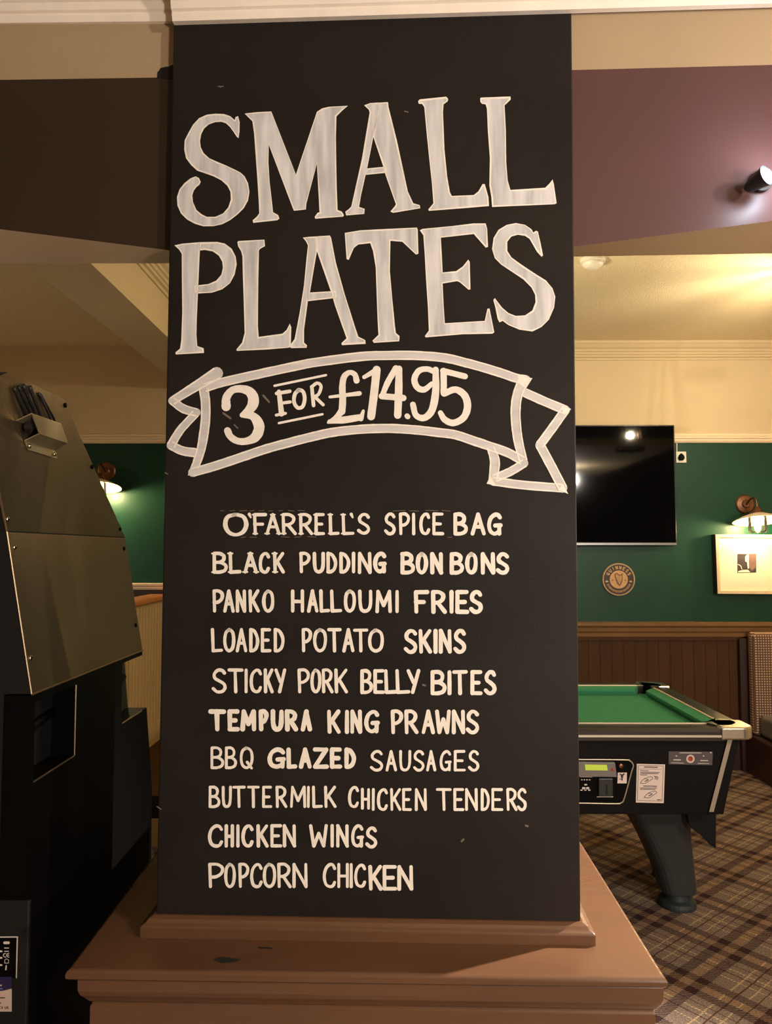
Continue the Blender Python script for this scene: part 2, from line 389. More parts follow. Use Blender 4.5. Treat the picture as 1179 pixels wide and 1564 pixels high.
# ================================================================== SETTING
YB = 5.2           # back wall
ZC = 2.97          # back room ceiling
XL, XR = -3.2, 3.4
bm = bmesh.new(); box(bm, XL, XR, -1.8, YB+.1, -0.1, 0.0); struct('floor', bm, 'carpet', 'brown tartan carpet with dark diagonal double lines')
bm = bmesh.new(); box(bm, XL, XR, 1.62, YB+.1, ZC, ZC+.1); struct('ceiling', bm, 'ceil', 'cream stippled ceiling of the room behind the pillar')
zr = onY(1100, 669, YB).z; zd = onY(1000, 950, YB).z; zdl = onY(220, 893, YB).z
bm = bmesh.new()
box(bm, XL, XR, YB, YB+.1, zr, ZC, 0)
box(bm, XL, XR, YB, YB+.1, zd-.02, zr, 1)
box(bm, XL, XR, YB, YB+.1, 0, zd-.02, 2)
struct('wall_back', bm, ['cream', 'green', 'wood'], 'back wall, cream above and bottle green below the picture rail')
bm = bmesh.new(); box(bm, XL-.1, XL, 1.6, YB+.1, 0, ZC); struct('wall_left', bm, 'cream')
bm = bmesh.new(); box(bm, XR, XR+.1, 1.6, YB+.1, 0, ZC); struct('wall_right', bm, 'cream')
# picture rail
bm = bmesh.new()
sweep(bm, [(0, -.035), (.012, -.035), (.022, -.022), (.022, -.012), (.030, -.004), (.030, .006), (.014, .014), (.012, .03), (0, .034)],
      [((XL, YB, zr), (0, -1, 0)), ((XR, YB, zr), (0, -1, 0))]); struct('trim_1', bm, 'creamtrim', 'cream picture rail along the back wall')
# cornice of the back room
CPROF = [(0, -.115), (.010, -.115), (.014, -.100), (.028, -.096), (.030, -.084), (.040, -.080), (.044, -.066), (.054, -.062), (.058, -.050), (.075, -.040), (.090, -.022), (.100, -.014), (.104, 0), (0, 0)]
bm = bmesh.new(); sweep(bm, CPROF, [((-1.2, YB, ZC), (0, -1, 0)), ((XR, YB, ZC), (0, -1, 0))]); struct('trim_2', bm, 'cream', 'stepped cream cornice above the back wall')
# dado rail and panelling on the right
bm = bmesh.new()
sweep(bm, [(0, -.10), (.012, -.10), (.016, -.075), (.028, -.062), (.034, -.036), (.05, -.022), (.052, 0), (0, .004)],
      [((-.9, YB, zd), (0, -1, 0)), ((XR, YB, zd), (0, -1, 0))]); struct('trim_3', bm, 'dado', 'moulded brown dado rail under the green wall')
bm = bmesh.new(); xs = -.9; pw = 0.081; xe = onY(1125, 1000, YB).x
while xs < xe-.01:
    x2 = min(xs+pw, xe); box(bm, xs+.0015, x2-.0015, YB-.010, YB-.001, .17, zd-.115); xs += pw
box(bm, -.9, xe, YB-.006, YB-.0005, .15, zd-.1)
box(bm, -.9, xe+.012, YB-.024, YB-.001, zd-.125, zd-.10)
struct('wall_panelling', bm, 'wood', 'brown tongue and groove wainscot under the dado rail')
bm = bmesh.new(); box(bm, -.9, xe, YB-.022, YB-.001, .001, .17); struct('baseboard_back', bm, 'darkwood', bevel=.005)
bm = bmesh.new(); box(bm, xe, xe+.09, YB-.05, YB-.002, .001, zd-.11); struct('trim_4', bm, 'darkwood', 'dark wood post at the end of the wainscot')
# left raised area: cream dado moulding, darker wall below, raised floor, half wall with oak cap
bm = bmesh.new()
sweep(bm, [(0, -.034), (.014, -.034), (.020, -.022), (.020, -.014), (.030, -.006), (.032, .006), (0, .012)],
      [((XL, YB, zdl), (0, -1, 0)), ((-1.0, YB, zdl), (0, -1, 0))]); struct('trim_5', bm, 'creamtrim', 'cream dado moulding on the raised left side')
bm = bmesh.new(); box(bm, XL, -1.0, YB-.012, YB-.0005, .25, zdl-.034); struct('wall_lower_left', bm, 'darkwood')
bm = bmesh.new(); box(bm, XL, -1.15, 3.86, YB-.013, .001, .25); struct('floor_raised', bm, 'wood', 'raised floor on the left side')
bm = bmesh.new(); box(bm, XL, -1.15, 3.842, 3.859, .14, .252); struct('trim_6', bm, 'deep', 'black band along the front edge of the raised floor')  # near-black band above the cream riser
bm = bmesh.new(); box(bm, XL, -1.15, 3.835, 3.859, .001, .14); struct('trim_7', bm, 'bead', 'cream riser under the raised floor')
XH = -1.56
bm = bmesh.new(); box(bm, XH-.09, XH, 4.05, YB-.04, .252, 1.17)
yy = 4.06
while yy < YB-.1:
    box(bm, XH, XH+.008, yy+.004, yy+.052, .38, 1.15); yy += .058
box(bm, XH, XH+.02, 4.04, YB-.04, .252, .38)
struct('wall_partition', bm, 'bead', 'cream beadboard half wall on the raised left side')
bm = bmesh.new(); box(bm, XH-.12, XH+.035, 4.02, YB-.036, 1.17, 1.205); struct('trim_8', bm, 'oak', 'oak cap on the cream half wall', bevel=.008)
# longitudinal downstand beam with cornice on its right face
zs = 2.65; xA, xB_ = -1.46, -1.20
bm = bmesh.new(); box(bm, xA, xB_, 1.70, YB-.002, zs, ZC-.001); struct('wall_beam_depth', bm, 'cream', 'cream downstand beam running back along the ceiling')
bm = bmesh.new(); sweep(bm, CPROF, [((xB_, 1.70, ZC), (1, 0, 0)), ((xB_, YB-.1, ZC), (1, 0, 0))]); struct('trim_9', bm, 'cream', 'stepped cornice along the downstand beam')

# ------------------------------------------------------------------ pillar plane
TH = math.radians(1.6); PY = 1.5
PN = Vector((math.sin(TH), math.cos(TH), 0)); PP = Vector((-.03, PY, 0))
def onP(px, py, off=0.0): return onpl(px, py, PP-PN*off, PN)

# header beams either side of the pillar (front faces: cream band over a dark face)
def header(name, px0, px1, setback, th, bandpx, botf, sofpx, mats, lab):
    n = Vector((math.sin(th), math.cos(th), 0)); p0 = PP+PN*setback
    f = lambda x, y: onpl(x, y, p0, n)
    N = 48; xs = [px0+(px1-px0)*i/N for i in range(N+1)]
    bm = bmesh.new()
    top = []; band = []; bot = []; back = []; backt = []
    for x in xs:
        a = f(x, -140); top.append(bm.verts.new(a))
        band.append(bm.verts.new(f(x, bandpx(x))))
        bot.append(bm.verts.new(f(x, botf(x))))
        k = onpl(x, sofpx(x), p0+n*.13, n); back.append(bm.verts.new(k)); backt.append(bm.verts.new((k.x, k.y, a.z)))
    for i in range(N):
        bm.faces.new((top[i], top[i+1], band[i+1], band[i])).material_index = 0
        bm.faces.new((band[i], band[i+1], bot[i+1], bot[i])).material_index = 1
        bm.faces.new((back[i], back[i+1], backt[i+1], backt[i])).material_index = 0
        bm.faces.new((backt[i], backt[i+1], top[i+1], top[i])).material_index = 0
    bm.faces.ensure_lookup_table()
    b2 = [bm.verts.new(v.co) for v in bot]; k2 = [bm.verts.new(v.co) for v in back]
    for i in range(N):
        fc = bm.faces.new((b2[i], b2[i+1], k2[i+1], k2[i])); fc.material_index = 2; fc.smooth = True
    for e in (0, N): bm.faces.new((top[e], band[e], bot[e], back[e], backt[e])).material_index = 0
    return struct(name, bm, mats, lab)
header('wall_header_left', -420, 300, .028, math.radians(.9), lambda x: 122-.015*x,
       lambda x: 350+.125*x+(-.0)*x if x > 0 else 350+.06*x, lambda x: 402.3, ['band', 'umber', 'soffit'], 'left header beam, cream band over a dark umber face')
def rb(x):
    d = max(0, x-860); return 379-.13*d if d < 330 else 336-.05*(d-330)
header('wall_header_right', 840, 1700, .006, TH, lambda x: 107-.026*(x-873), rb, lambda x: 392-.016*(x-873), ['band', 'maroon', 'soffit'], 'right header beam, cream band over maroon paint')
# near cornice and near ceiling
NPROF = [(0, 0), (.012, 0), (.016, .012), (.016, .017), (.022, .020), (.026, .034), (.030, .036), (.042, .050), (.055, .075), (.075, .10), (.10, .115), (.11, .118), (.11, .13), (0, .13)]
aL = onpl(-500, 47, PP+PN*.026, PN); bL = onpl(276, 38, PP+PN*.026, PN)
aR = onP(266, 38.5, -.0); bR = onP(1700, -4, 0)
bm = bmesh.new(); sweep(bm, NPROF, [(aL, -PN), (bL, -PN)]); struct('trim_10', bm, 'cornice', 'cream cornice over the left header beam', smooth=False)
bm = bmesh.new(); sweep(bm, NPROF, [(aR, -PN), (bR, -PN)]); struct('trim_11', bm, 'cornice', 'cream cornice over the pillar and right header beam')
znc = aR.z+.128
bm = bmesh.new(); box(bm, XL, XR, -1.8, 1.66, znc, znc+.08); struct('ceiling_near', bm, 'cream')

# ================================================================== MENU PILLAR
zl = onP(560, 1406).z-.029      # ledge height
pil = empty('menu_pillar', (-.03, 1.8, 0), 'black painted pillar with hand-lettered SMALL PLATES menu on a brown plinth', 'pillar')
q = [onP(265, 30), onP(873, 12), onP(887, 1412), onP(238, 1402)]
bm = bmesh.new(); prism(bm, q, PN*.62)
board = link('chalkboard', bm, 'board', pil, bevel=.003)
# dab of black paint that runs over onto the cream band
sp_ = lambda x, y: onpl(x, y, PP+PN*.0272, PN)
bm = bmesh.new(); hn = Vector((math.sin(math.radians(.9)), math.cos(math.radians(.9)), 0))
prism(bm, [onpl(x, y, PP+PN*.027, hn) for x, y in ((240, 119), (240.5, 110), (243, 108), (245, 104), (252, 102), (258, 101.5), (263, 99), (268, 99), (268, 121), (258, 120.5), (250, 119.5))], PN*.002)
link('black_overrun', bm, 'board', board)
# base moulding
def ring_from(zz, out):
    L = onP(238, 1402); R = onP(887, 1411)
    a = Vector((L.x-out, L.y, zz))-PN*out; b = Vector((R.x+out, R.y, zz))-PN*out
    return [a, b, b+PN*(.62+2*out), a+PN*(.62+2*out)]
zb = onP(560, 1406).z
bm = bmesh.new()
loft(bm, [ring_from(zb-.031, .024), ring_from(zb-.008, .024), ring_from(zb-.004, .017), ring_from(zb-.002, .015), ring_from(zb+.002, .012), ring_from(zb+.006, .004), ring_from(zb+.006, -.01)])
link('base_moulding', bm, 'brown', pil, bevel=.0025)
# ledge
fl, fr = onZ(102, 1481, zl), onZ(1017, 1493, zl)
bl, br = onZ(235, 1305, zl), onZ(885, 1283, zl)
def ext(a, b, y): return a+(b-a)*((y-a.y)/(b.y-a.y))
def ledge(oL, oF, oR, zz, yb=2.42):
    a = ext(fl, bl, yb); b = ext(fr, br, yb)
    pts = [fl+Vector((-oL, -oF, 0)), fr+Vector((oR, -oF, 0)), b+Vector((oR, oF, 0)), a+Vector((-oL, oF, 0))]
    return [(p.x, p.y, zz) for p in pts]
bm = bmesh.new()
nose = [(-.014, zl-.0195), (-.004, zl-.019), (.0005, zl-.015)]+[(.0012-.009*(1-math.cos(t)), zl-.009+.009*math.sin(t)) for t in [PI/2*k/9 for k in range(10)]]
loft(bm, [ledge(o, o+.002, o+.001, z) for o, z in nose])
link('ledge', bm, 'brown', pil)
bm = bmesh.new()
P_ = [(-.036, .001), (-.036, zl-.074), (-.039, zl-.071), (-.039, zl-.067), (-.034, zl-.064), (-.029, zl-.057), (-.022, zl-.049), (-.0185, zl-.040), (-.018, zl-.030), (-.018, zl-.019)]
loft(bm, [ledge(o, (o+.018)*.8-.003, (o+.018)*.6-.003, z) for o, z in P_])
link('plinth_body', bm, 'brown', pil, bevel=.0015)
bm = bmesh.new(); fz = lambda x, y: onZ(x, y, zl+.0006)
fillpoly(bm, fz, [(326, 1466), (336, 1461), (352, 1463), (368, 1465), (358, 1469), (340, 1471)])
stroke(bm, fz, [(395, 1447), (415, 1448)], 2, False)
link('paint_chip', bm, 'chip', pil)

# ------------------------------------------------------------------ lettering
Z = lambda ox, oy, sc: (lambda pts: [(ox+x/sc, oy+y/sc) for x, y in pts])
zA, zB, zC_, zD = Z(250, 130, 3.803), Z(550, 130, 3.573), Z(250, 330, 3.803), Z(550, 330, 3.573)
P1 = lambda x, y: onP(x, y, .0006)
P2 = lambda x, y: onP(x, y, .0011)
HEAD = {
 'SMALL': [
  zA([(432,180),(441,215),(440,270),(435,308),(424,300),(405,270),(385,243),(362,222),(335,213),(300,215),(262,228),(235,252),(218,285),(211,325),(215,360),(232,395),(265,425),(310,445),(365,468),(415,492),(445,507),(470,530),(490,570),(498,620),(490,670),(465,715),(430,750),(385,785),(340,808),(290,819),(230,820),(180,805),(135,780),(100,745),(80,700),(77,650),(92,605),(120,570),(155,542),(185,530),(205,540),(215,562),(208,578),(190,592),(175,612),(166,640),(170,680),(190,725),(220,750),(250,765),(300,765),(345,745),(375,710),(390,665),(388,620),(370,585),(335,553),(290,530),(240,512),(195,497),(160,465),(130,425),(119,375),(122,320),(145,275),(170,230),(205,192),(250,172),(300,166),(350,168),(385,180),(412,203),(418,185)]),
  zA([(470,165),(545,157),(625,153),(768,520),(890,155),(920,135),(960,126),(1070,120),(1040,145),(1003,182),(1000,300),(1002,450),(1005,600),(1010,725),(1035,735),(1047,755),(1042,764),(880,776),(877,765),(893,742),(905,738),(890,455),(828,690),(826,722),(757,730),(750,715),(610,345),(608,450),(615,560),(630,690),(635,738),(665,755),(672,775),(660,785),(520,800),(517,785),(540,765),(555,745),(553,690),(545,560),(535,420),(525,280),(515,210)]),
  zB([(22,110),(55,98),(100,95),(100,150),(72,283),(38,455),(5,600),(-6,665),(25,675),(22,703),(-76,711),(-81,691),(-60,675),(-48,662),(10,400),(52,150),(48,135)]),
  zB([(72,283),(90,150),(96,96),(152,93),(155,120),(200,300),(260,580),(290,645),(325,655),(328,672),(180,697),(165,690),(190,660),(195,650),(135,480),(125,440)]),
  zB([(35,455),(140,445),(147,478),(28,490)]),
  zB([(316,88),(325,78),(470,63),(480,75),(478,88),(455,105),(452,150),(460,350),(475,500),(490,585),(500,605),(620,600),(645,580),(668,540),(680,540),(700,610),(703,660),(560,672),(375,686),(372,678),(400,645),(392,540),(375,380),(362,250),(350,120),(338,103),(320,102)]),
  zB([(655,72),(660,68),(820,62),(822,78),(800,100),(788,110),(795,250),(797,420),(805,520),(820,572),(1010,560),(1035,535),(1050,515),(1057,540),(1072,645),(1060,650),(720,665),(716,610),(705,548),(708,400),(697,250),(692,130),(685,105),(665,102),(656,92)]),
 ],
 'PLATES': [
  zC_([(62,170),(110,160),(210,152),(210,200),(200,420),(192,600),(190,690),(195,755),(232,768),(234,795),(70,804),(68,792),(95,770),(102,720),(108,560),(106,400),(105,220),(90,195)]),
  zC_([(206,152),(310,150),(355,160),(395,190),(418,235),(424,280),(412,340),(385,390),(340,425),(280,445),(195,450),(180,445),(178,405),(200,402),(260,395),(305,375),(335,340),(344,300),(340,265),(320,230),(285,205),(240,197),(204,200)]),
  zC_([(428,150),(435,145),(585,137),(588,175),(560,190),(553,200),(550,350),(548,500),(547,640),(552,702),(690,683),(715,660),(732,625),(741,645),(738,762),(720,765),(600,775),(425,783),(422,775),(455,735),(470,680),(465,500),(460,350),(457,235),(450,205),(432,175)]),
  zC_([(808,125),(850,120),(890,118),(890,205),(870,320),(850,440),(838,490),(815,660),(815,735),(832,750),(830,765),(738,767),(737,745),(760,715),(790,560),(815,400),(830,240),(838,170),(825,145)]),
  zC_([(888,118),(965,113),(972,125),(1000,270),(1050,450),(1110,640),(1130,700),(1170,720),(1173,742),(1035,750),(1032,738),(1062,710),(1030,620),(995,520),(975,450),(890,205)]),
  zC_([(835,445),(1000,435),(1005,475),(832,495)]),
  zD([(-84,92),(0,78),(150,70),(310,63),(314,75),(318,205),(305,210),(230,140),(165,135),(162,300),(175,450),(190,600),(195,638),(215,655),(213,683),(75,692),(67,680),(100,648),(95,560),(90,420),(85,280),(70,190),(55,148),(-10,155),(-34,174),(-62,239),(-74,235)]),
  zD([(326,78),(340,70),(500,55),(620,40),(685,40),(693,70),(698,168),(685,172),(620,98),(440,118),(445,200),(450,308),(525,300),(560,275),(590,238),(598,250),(602,400),(592,402),(545,362),(530,355),(450,368),(455,480),(462,585),(680,572),(695,505),(706,505),(732,635),(720,642),(560,645),(358,662),(353,655),(375,625),(370,500),(360,350),(352,200),(345,105)]),
  zD([(960,80),(970,85),(985,150),(998,215),(990,222),(965,195),(945,160),(925,125),(900,108),(860,102),(825,112),(803,140),(803,190),(825,225),(880,265),(960,318),(1015,352),(1050,395),(1065,440),(1058,500),(1030,565),(990,605),(940,630),(870,620),(810,595),(778,572),(760,580),(750,560),(738,500),(727,458),(735,448),(748,465),(775,500),(810,530),(850,545),(900,542),(940,515),(957,470),(955,430),(935,390),(890,345),(830,305),(770,265),(735,230),(720,180),(728,120),(755,75),(800,48),(850,38),(900,48),(935,72),(945,90)]),
 ]}
def inset_outline(bm, pts, w):
    n = len(pts); V = [Vector(p) for p in pts]
    area = sum(V[i].x*V[(i+1) % n].y-V[(i+1) % n].x*V[i].y for i in range(n))
    sg = 1 if area > 0 else -1
    inn = []
    for i in range(n):
        a = (V[i]-V[i-1]).normalized(); b = (V[(i+1) % n]-V[i]).normalized()
        na = Vector((-a.y, a.x))*sg; nb = Vector((-b.y, b.x))*sg
        m = na+nb
        m = m.normalized() if m.length > .2 else na
        k = min(1.6, 1/max(.4, m.dot(na)))
        inn.append(V[i]+m*w*k*random.uniform(.55, 1.25))
    vo = [bm.verts.new(P2(*p)) for p in V]; vi = [bm.verts.new(P2(*p)) for p in inn]
    for i in range(n): bm.faces.new((vo[i], vo[(i+1) % n], vi[(i+1) % n], vi[i])).material_index = 1
for word, polys in HEAD.items():
    bm = bmesh.new()
    for pts in polys:
        fillpoly(bm, P1, pts, 0)
        inset_outline(bm, pts, 2.4)
    o = link('headline_word', bm, ['wash', 'paint'], board, recalc=False); o['label'] = 'large cream serif word %s' % word
# banner
zE, zF = Z(240, 520, 3.684), Z(550, 520, 3.573)
SE, SF = 3.684, 3.573
def bstroke(bm, z, pts, w, sc):
    P = z(pts); ws = [k/sc for k in w] if isinstance(w, (list, tuple)) else [w/sc]*len(pts)
    stroke(bm, P1, P, ws, True, 0, jitter=.02)
    Q = [Vector((p[0], p[1], k)) for p, k in zip(P, ws)]
    Q = spline([(v.x, v.y, v.z) for v in Q], 6) if len(Q) > 2 else [Q[0].lerp(Q[1], t/4) for t in range(5)]
    for s in (-1, 1):
        E = []
        for i, p in enumerate(Q):
            d = (Q[min(i+1, len(Q)-1)]-Q[max(i-1, 0)]).to_2d().normalized()
            E.append((p.x-d.y*s*p.z*.42, p.y+d.x*s*p.z*.42))
        stroke(bm, P2, E, 2.2, False, 1, jitter=.25)
bm = bmesh.new()
top = zE([(270,265),(380,232),(600,183),(800,140),(900,122)])+zF([(0,88),(150,82),(300,82),(460,95),(600,128),(740,168),(850,205),(905,215)])
bot = zE([(200,742),(330,705),(480,655),(620,608),(780,565),(900,535),(1000,515)])+zF([(0,485),(150,480),(300,488),(430,503),(520,515),(620,548),(700,575),(800,610),(885,655)])
idz = lambda p: p
bstroke(bm, idz, top, 14, 1); bstroke(bm, idz, bot, 14, 1)
bstroke(bm, zE, [(262,275),(272,350),(272,440),(262,530),(245,620),(215,710)], [56,54,54,54,50,46], SE)
bstroke(bm, zE, [(335,185),(230,250),(85,340)], [72,58,46], SE)
bstroke(bm, zE, [(85,340),(150,385),(222,405)], [44,50,46], SE)
bstroke(bm, zE, [(215,412),(130,505),(78,590)], [46,46,50], SE)
bstroke(bm, zE, [(78,590),(140,620),(215,632)], [50,50,52], SE)
bstroke(bm, zF, [(885,228),(858,300),(848,380),(852,470),(865,560),(890,655)], [60,56,56,54,52,46], SF)
bstroke(bm, zF, [(900,285),(1000,330),(1120,380)], 50, SF)
bstroke(bm, zF, [(1118,380),(1055,470),(982,568)], 50, SF)
bstroke(bm, zF, [(982,572),(1040,680),(1105,805)], 52, SF)
bstroke(bm, zF, [(1095,805),(900,790),(725,768)], 48, SF)
bstroke(bm, zF, [(712,585),(735,660),(725,762)], [40,56,50], SF)
bstroke(bm, zF, [(895,670),(820,715),(735,752)], 46, SF)
fillpoly(bm, P1, zF([(860,190),(940,206),(905,262),(870,240)]), 1)
fillpoly(bm, P1, zF([(1100,355),(1152,374),(1110,410)]), 1)
fillpoly(bm, P1, zF([(1085,815),(1105,780),(1136,838)]), 1)
fillpoly(bm, P1, zF([(690,782),(710,740),(740,790)]), 1)
fillpoly(bm, P1, zF([(880,690),(885,640),(918,676)]), 1)
fillpoly(bm, P1, zE([(172,760),(196,690),(250,738)]), 1)
o = link('banner', bm, ['washh', 'paint'], board, recalc=False); o['label'] = 'cream ribbon banner outline around the price'
# price
bm = bmesh.new()
def st(z, sc, pts, w, smooth=True):
    ws = [k/sc for k in w] if isinstance(w, (list, tuple)) else w/sc
    stroke(bm, P2, z(pts), ws, smooth, 0, jitter=.03)
st(zE, SE, [(388,372),(390,322),(420,282),(465,272),(515,285),(540,320),(538,360),(515,393),(478,420)], [52,46,40,42,52,60,60,48,28])
st(zE, SE, [(478,420),(535,425),(566,460),(573,500),(550,545),(500,567),(450,565),(412,540),(396,508)], [28,44,58,60,54,40,38,38,40])
st(zE, SE, [(685,288),(700,412)], [24,32], False); st(zE, SE, [(672,298),(746,286)], 20, False); st(zE, SE, [(690,354),(748,346)], 18, False); st(zE, SE, [(670,420),(722,410)], 16, False)
st(zE, SE, [(800,278),(776,300),(770,345),(790,378),(818,372),(830,330),(822,290),(800,278),(790,282)], 21)
st(zE, SE, [(870,260),(880,366)], 20, False); st(zE, SE, [(868,262),(900,240),(922,258),(908,302),(880,318)], 18); st(zE, SE, [(888,318),(934,362)], 18, False)
st(zE, SE, [(660,255),(950,195)], 13, False); st(zE, SE, [(685,465),(930,415)], 13, False)
st(zE, SE, [(1122,226),(1112,192),(1082,180),(1052,205),(1042,260),(1044,330),(1040,400)], [34,30,28,34,36,38,38])
st(zE, SE, [(972,318),(1138,298)], [16,26], False); st(zE, SE, [(962,462),(1010,430),(1040,395)], [14,30,40])
st(zE, SE, [(970,456),(1060,446),(1145,432)], [24,40,34]); st(zE, SE, [(1146,440),(1160,396)], [30,16], False)
st(zF, SF, [(22,200),(92,160)], [22,30], False); st(zF, SF, [(90,160),(76,290),(60,414)], 44)
st(zF, SF, [(195,152),(150,230),(122,298)], [34,32,28]); st(zF, SF, [(118,304),(236,314)], 34, False); st(zF, SF, [(212,155),(210,280),(205,408)], [36,42,40])
st(zF, SF, [(256,412),(260,416)], 28, False)
st(zF, SF, [(400,168),(365,156),(320,166),(296,212),(312,256),(350,268),(392,236)], [30,30,32,34,34,32,26])
st(zF, SF, [(412,160),(412,280),(392,380),(350,422),(305,408),(288,350)], [34,40,40,36,32,32])
st(zF, SF, [(452,166),(572,196)], 32, False); st(zF, SF, [(455,166),(456,225),(456,288)], 34)
st(zF, SF, [(458,290),(520,268),(570,300),(586,360),(565,420),(510,450),(462,432),(438,395)], [34,36,40,40,38,36,34,28])
o = link('price_line', bm, 'paint', board, recalc=False); o['label'] = 'painted price reading 3 FOR £14.95'
# menu lines: per line, per zoom frame, letters with their own x range
zz = {'G': (300,770,4.535), 'H': (550,770,4.535), 'I': (300,1000,4.535), 'J': (550,1000,4.367), 'K': (300,1190,4.535), 'L': (550,1190,4.367)}
MENU = [
 ("O'FARRELL'S SPICE BAG", 5.2, [('G',62,215,"F392,490 A478,582 R590,695 R710,808 E818,892 L915,992 L1005,1095",1),('px',783.5,816.5,"S545.5,565.5",0),('H',58,215,"S165,248 P268,345 I358,383 C410,485 E500,582",0),('H',58,218,"B645,745 A765,870 G880,985",0.25)]),
 ("BLACK PUDDING BON BONS", 5.6, [('G',330,482,"B112,215 L222,312 A325,425 C430,510 K530,612",1),('G',330,480,"P712,790 U805,890 D900,975 D990,1065 I1075,1100",0),('px',842.8,876.6,"N546.5,567.5",0),('H',328,480,"G90,185",0.2),('H',332,488,"B278,380 O385,470 N485,575 B620,720 O728,815 N835,935 S940,1035",0.2)]),
 ("PANKO HALLOUMI FRIES", 5.6, [('G',590,752,"P110,190 A185,265 N272,345 K360,440 O455,540 H655,745 A765,845 L850,925 L925,1010 O1020,1105",0),('px',900.5,936,"U547,568.7",0),('H',594,755,"M105,220 I240,270",0),('H',595,760,"F372,478 R490,600 I615,650 E660,755 S755,850",0.2)]),
 ("LOADED POTATO SKINS", 5.4, [('G',858,1027,"L100,185 O185,270 A272,352 D365,435 E445,520 D535,610 P728,800 O808,905 T905,1005 A1010,1095",0),('px',960,996.5,"T539.2,562.5",0),('H',862,1028,"O55,165",0),('H',864,1036,"S302,398 K405,498 I510,535 N545,635 S645,735",0.2)]),
 ("STICKY PORK BELLY BITES", 5.2, [('I',95,267,"S105,210 T215,325 I335,352 C368,455 K465,535 Y540,622 P700,785 O790,865 R868,950 K955,1050",0),('J',96,262,"B2,85 E88,165 L160,248 L235,335 Y310,402",0.1),('J',102,270,"B470,575 I580,612 T612,718 E735,818 S825,910",0.25)]),
 ("TEMPURA KING PRAWNS", 6.2, [('I',378,532,"T82,205 E215,300 M305,415 P430,500 U515,605 R612,705 A722,802",0.2),('I',380,548,"K905,1000 I1025,1058 N1066,1148",0.05),('px',1084,1120,"G556.5,579.8",0.05),('J',366,530,"P205,285 R295,390 A410,500 W500,605 N612,700 S705,795",0)]),
 ("BBQ GLAZED SAUSAGES", 5.0, [('I',636,792,"B98,190 B198,280 Q300,395",-.1),('I',642,790,"G492,620 L622,698 A710,798 Z805,918 E925,1010 D1025,1105",0.4),('J',636,778,"S65,155 A170,245 U260,340 S352,430 A440,508 G530,610 E625,705 S720,795",-.1)]),
 ("BUTTERMILK CHICKEN TENDERS", 4.6, [('K',46,200,"B85,165 U175,245 T248,340 T350,438 E455,525 R548,630 M648,760 I765,785 L800,875 K885,970 C1050,1125",0),('px',1203.5,1236.5,"H551.4,564.9",0),('L',60,212,"I75,100 C112,185 K200,275 E280,345 N365,445 T505,610 E622,695 N700,785 D805,865 E875,955 R975,1050 S1045,1112",0)]),
 ("CHICKEN WINGS", 5.4, [('K',312,474,"C80,185 H195,260 I275,300 C312,395 K415,500 E512,595 N598,690 W780,910 I930,950 N968,1055 G1070,1160",0),('L',316,462,"S35,115",0)]),
 ("POPCORN CHICKEN", 5.0, [('K',580,755,"P82,190 O192,272 P290,365 C372,458 O460,552 R560,660 N665,770 C875,968 H975,1055 I1060,1085",0),('px',1319,1356,"C540.8,559.2",0),('L',572,744,"K55,150 E150,248 N248,355",0.25)]),
]
for i, (txt, w, segs) in enumerate(MENU):
    bm = bmesh.new()
    for fr_, yt, yb, letters, ext_ in segs:
        ox, oy, sc = (0, 0, 1) if fr_ == 'px' else zz[fr_]
        for tok in letters.split():
            a, b = tok[1:].split(',')
            serif = (i < 2 and ext_ == 1)
            ww = w*.93*(1+(ext_ if ext_ != 1 else 0))
            glyph(bm, P2, tok[0], ox+float(a)/sc, ox+float(b)/sc, oy+yt/sc, oy+yb/sc, ww, serif)
    if i == 0:
        c = Z(300, 770, 4.535)
        stroke(bm, P2, c([(270,72),(215,90),(200,145),(225,195),(275,212),(325,190),(345,140),(325,88),(270,72),(250,76)]), [5.2,6.4,7,6.4,5,6.4,7,6,5.2,5], True)
        for x in (372, 1078): glyph(bm, P2, "'", *[c([(x-6, 70)])[0][0], c([(x+4, 70)])[0][0]], c([(0, 70)])[0][1], c([(0, 92)])[0][1], 4.5)
    o = link('menu_line', bm, 'paint', board, recalc=False); o['label'] = 'painted menu line reading %s' % txt
# scuffs and stray dashes
bm = bmesh.new()
for y, x0, x1, n in ((780.2, 336, 470, 9), (780, 600, 700, 4), (820.5, 368, 395, 2), (820, 430, 490, 3), (821, 684, 696, 1)):
    for k in range(n):
        a = x0+(x1-x0)*k/n; stroke(bm, P1, [(a, y+random.uniform(-.6, .6)), (a+(x1-x0)/n*random.uniform(.4, .8), y+random.uniform(-.6, .6))], .9, False)
for pts, w in (([(341, 631), (352, 639)], 3), ([(358, 649), (363, 654)], 2), ([(402, 604), (411, 614)], 3), ([(646, 1046), (649, 1047)], 3), ([(705, 1285), (708, 1282)], 3), ([(803, 1261), (806, 1262)], 3), ([(618, 170), (623, 171)], 2), ([(333, 132), (341, 132)], 1.6), ([(335, 132), (337, 133)], 2), ([(252, 722), (256, 724)], 1.6), ([(240, 1232), (246, 1236)], 1.5)):
    stroke(bm, P1, pts, w, False)
link('scuff_marks', bm, 'scuff', board, recalc=False)

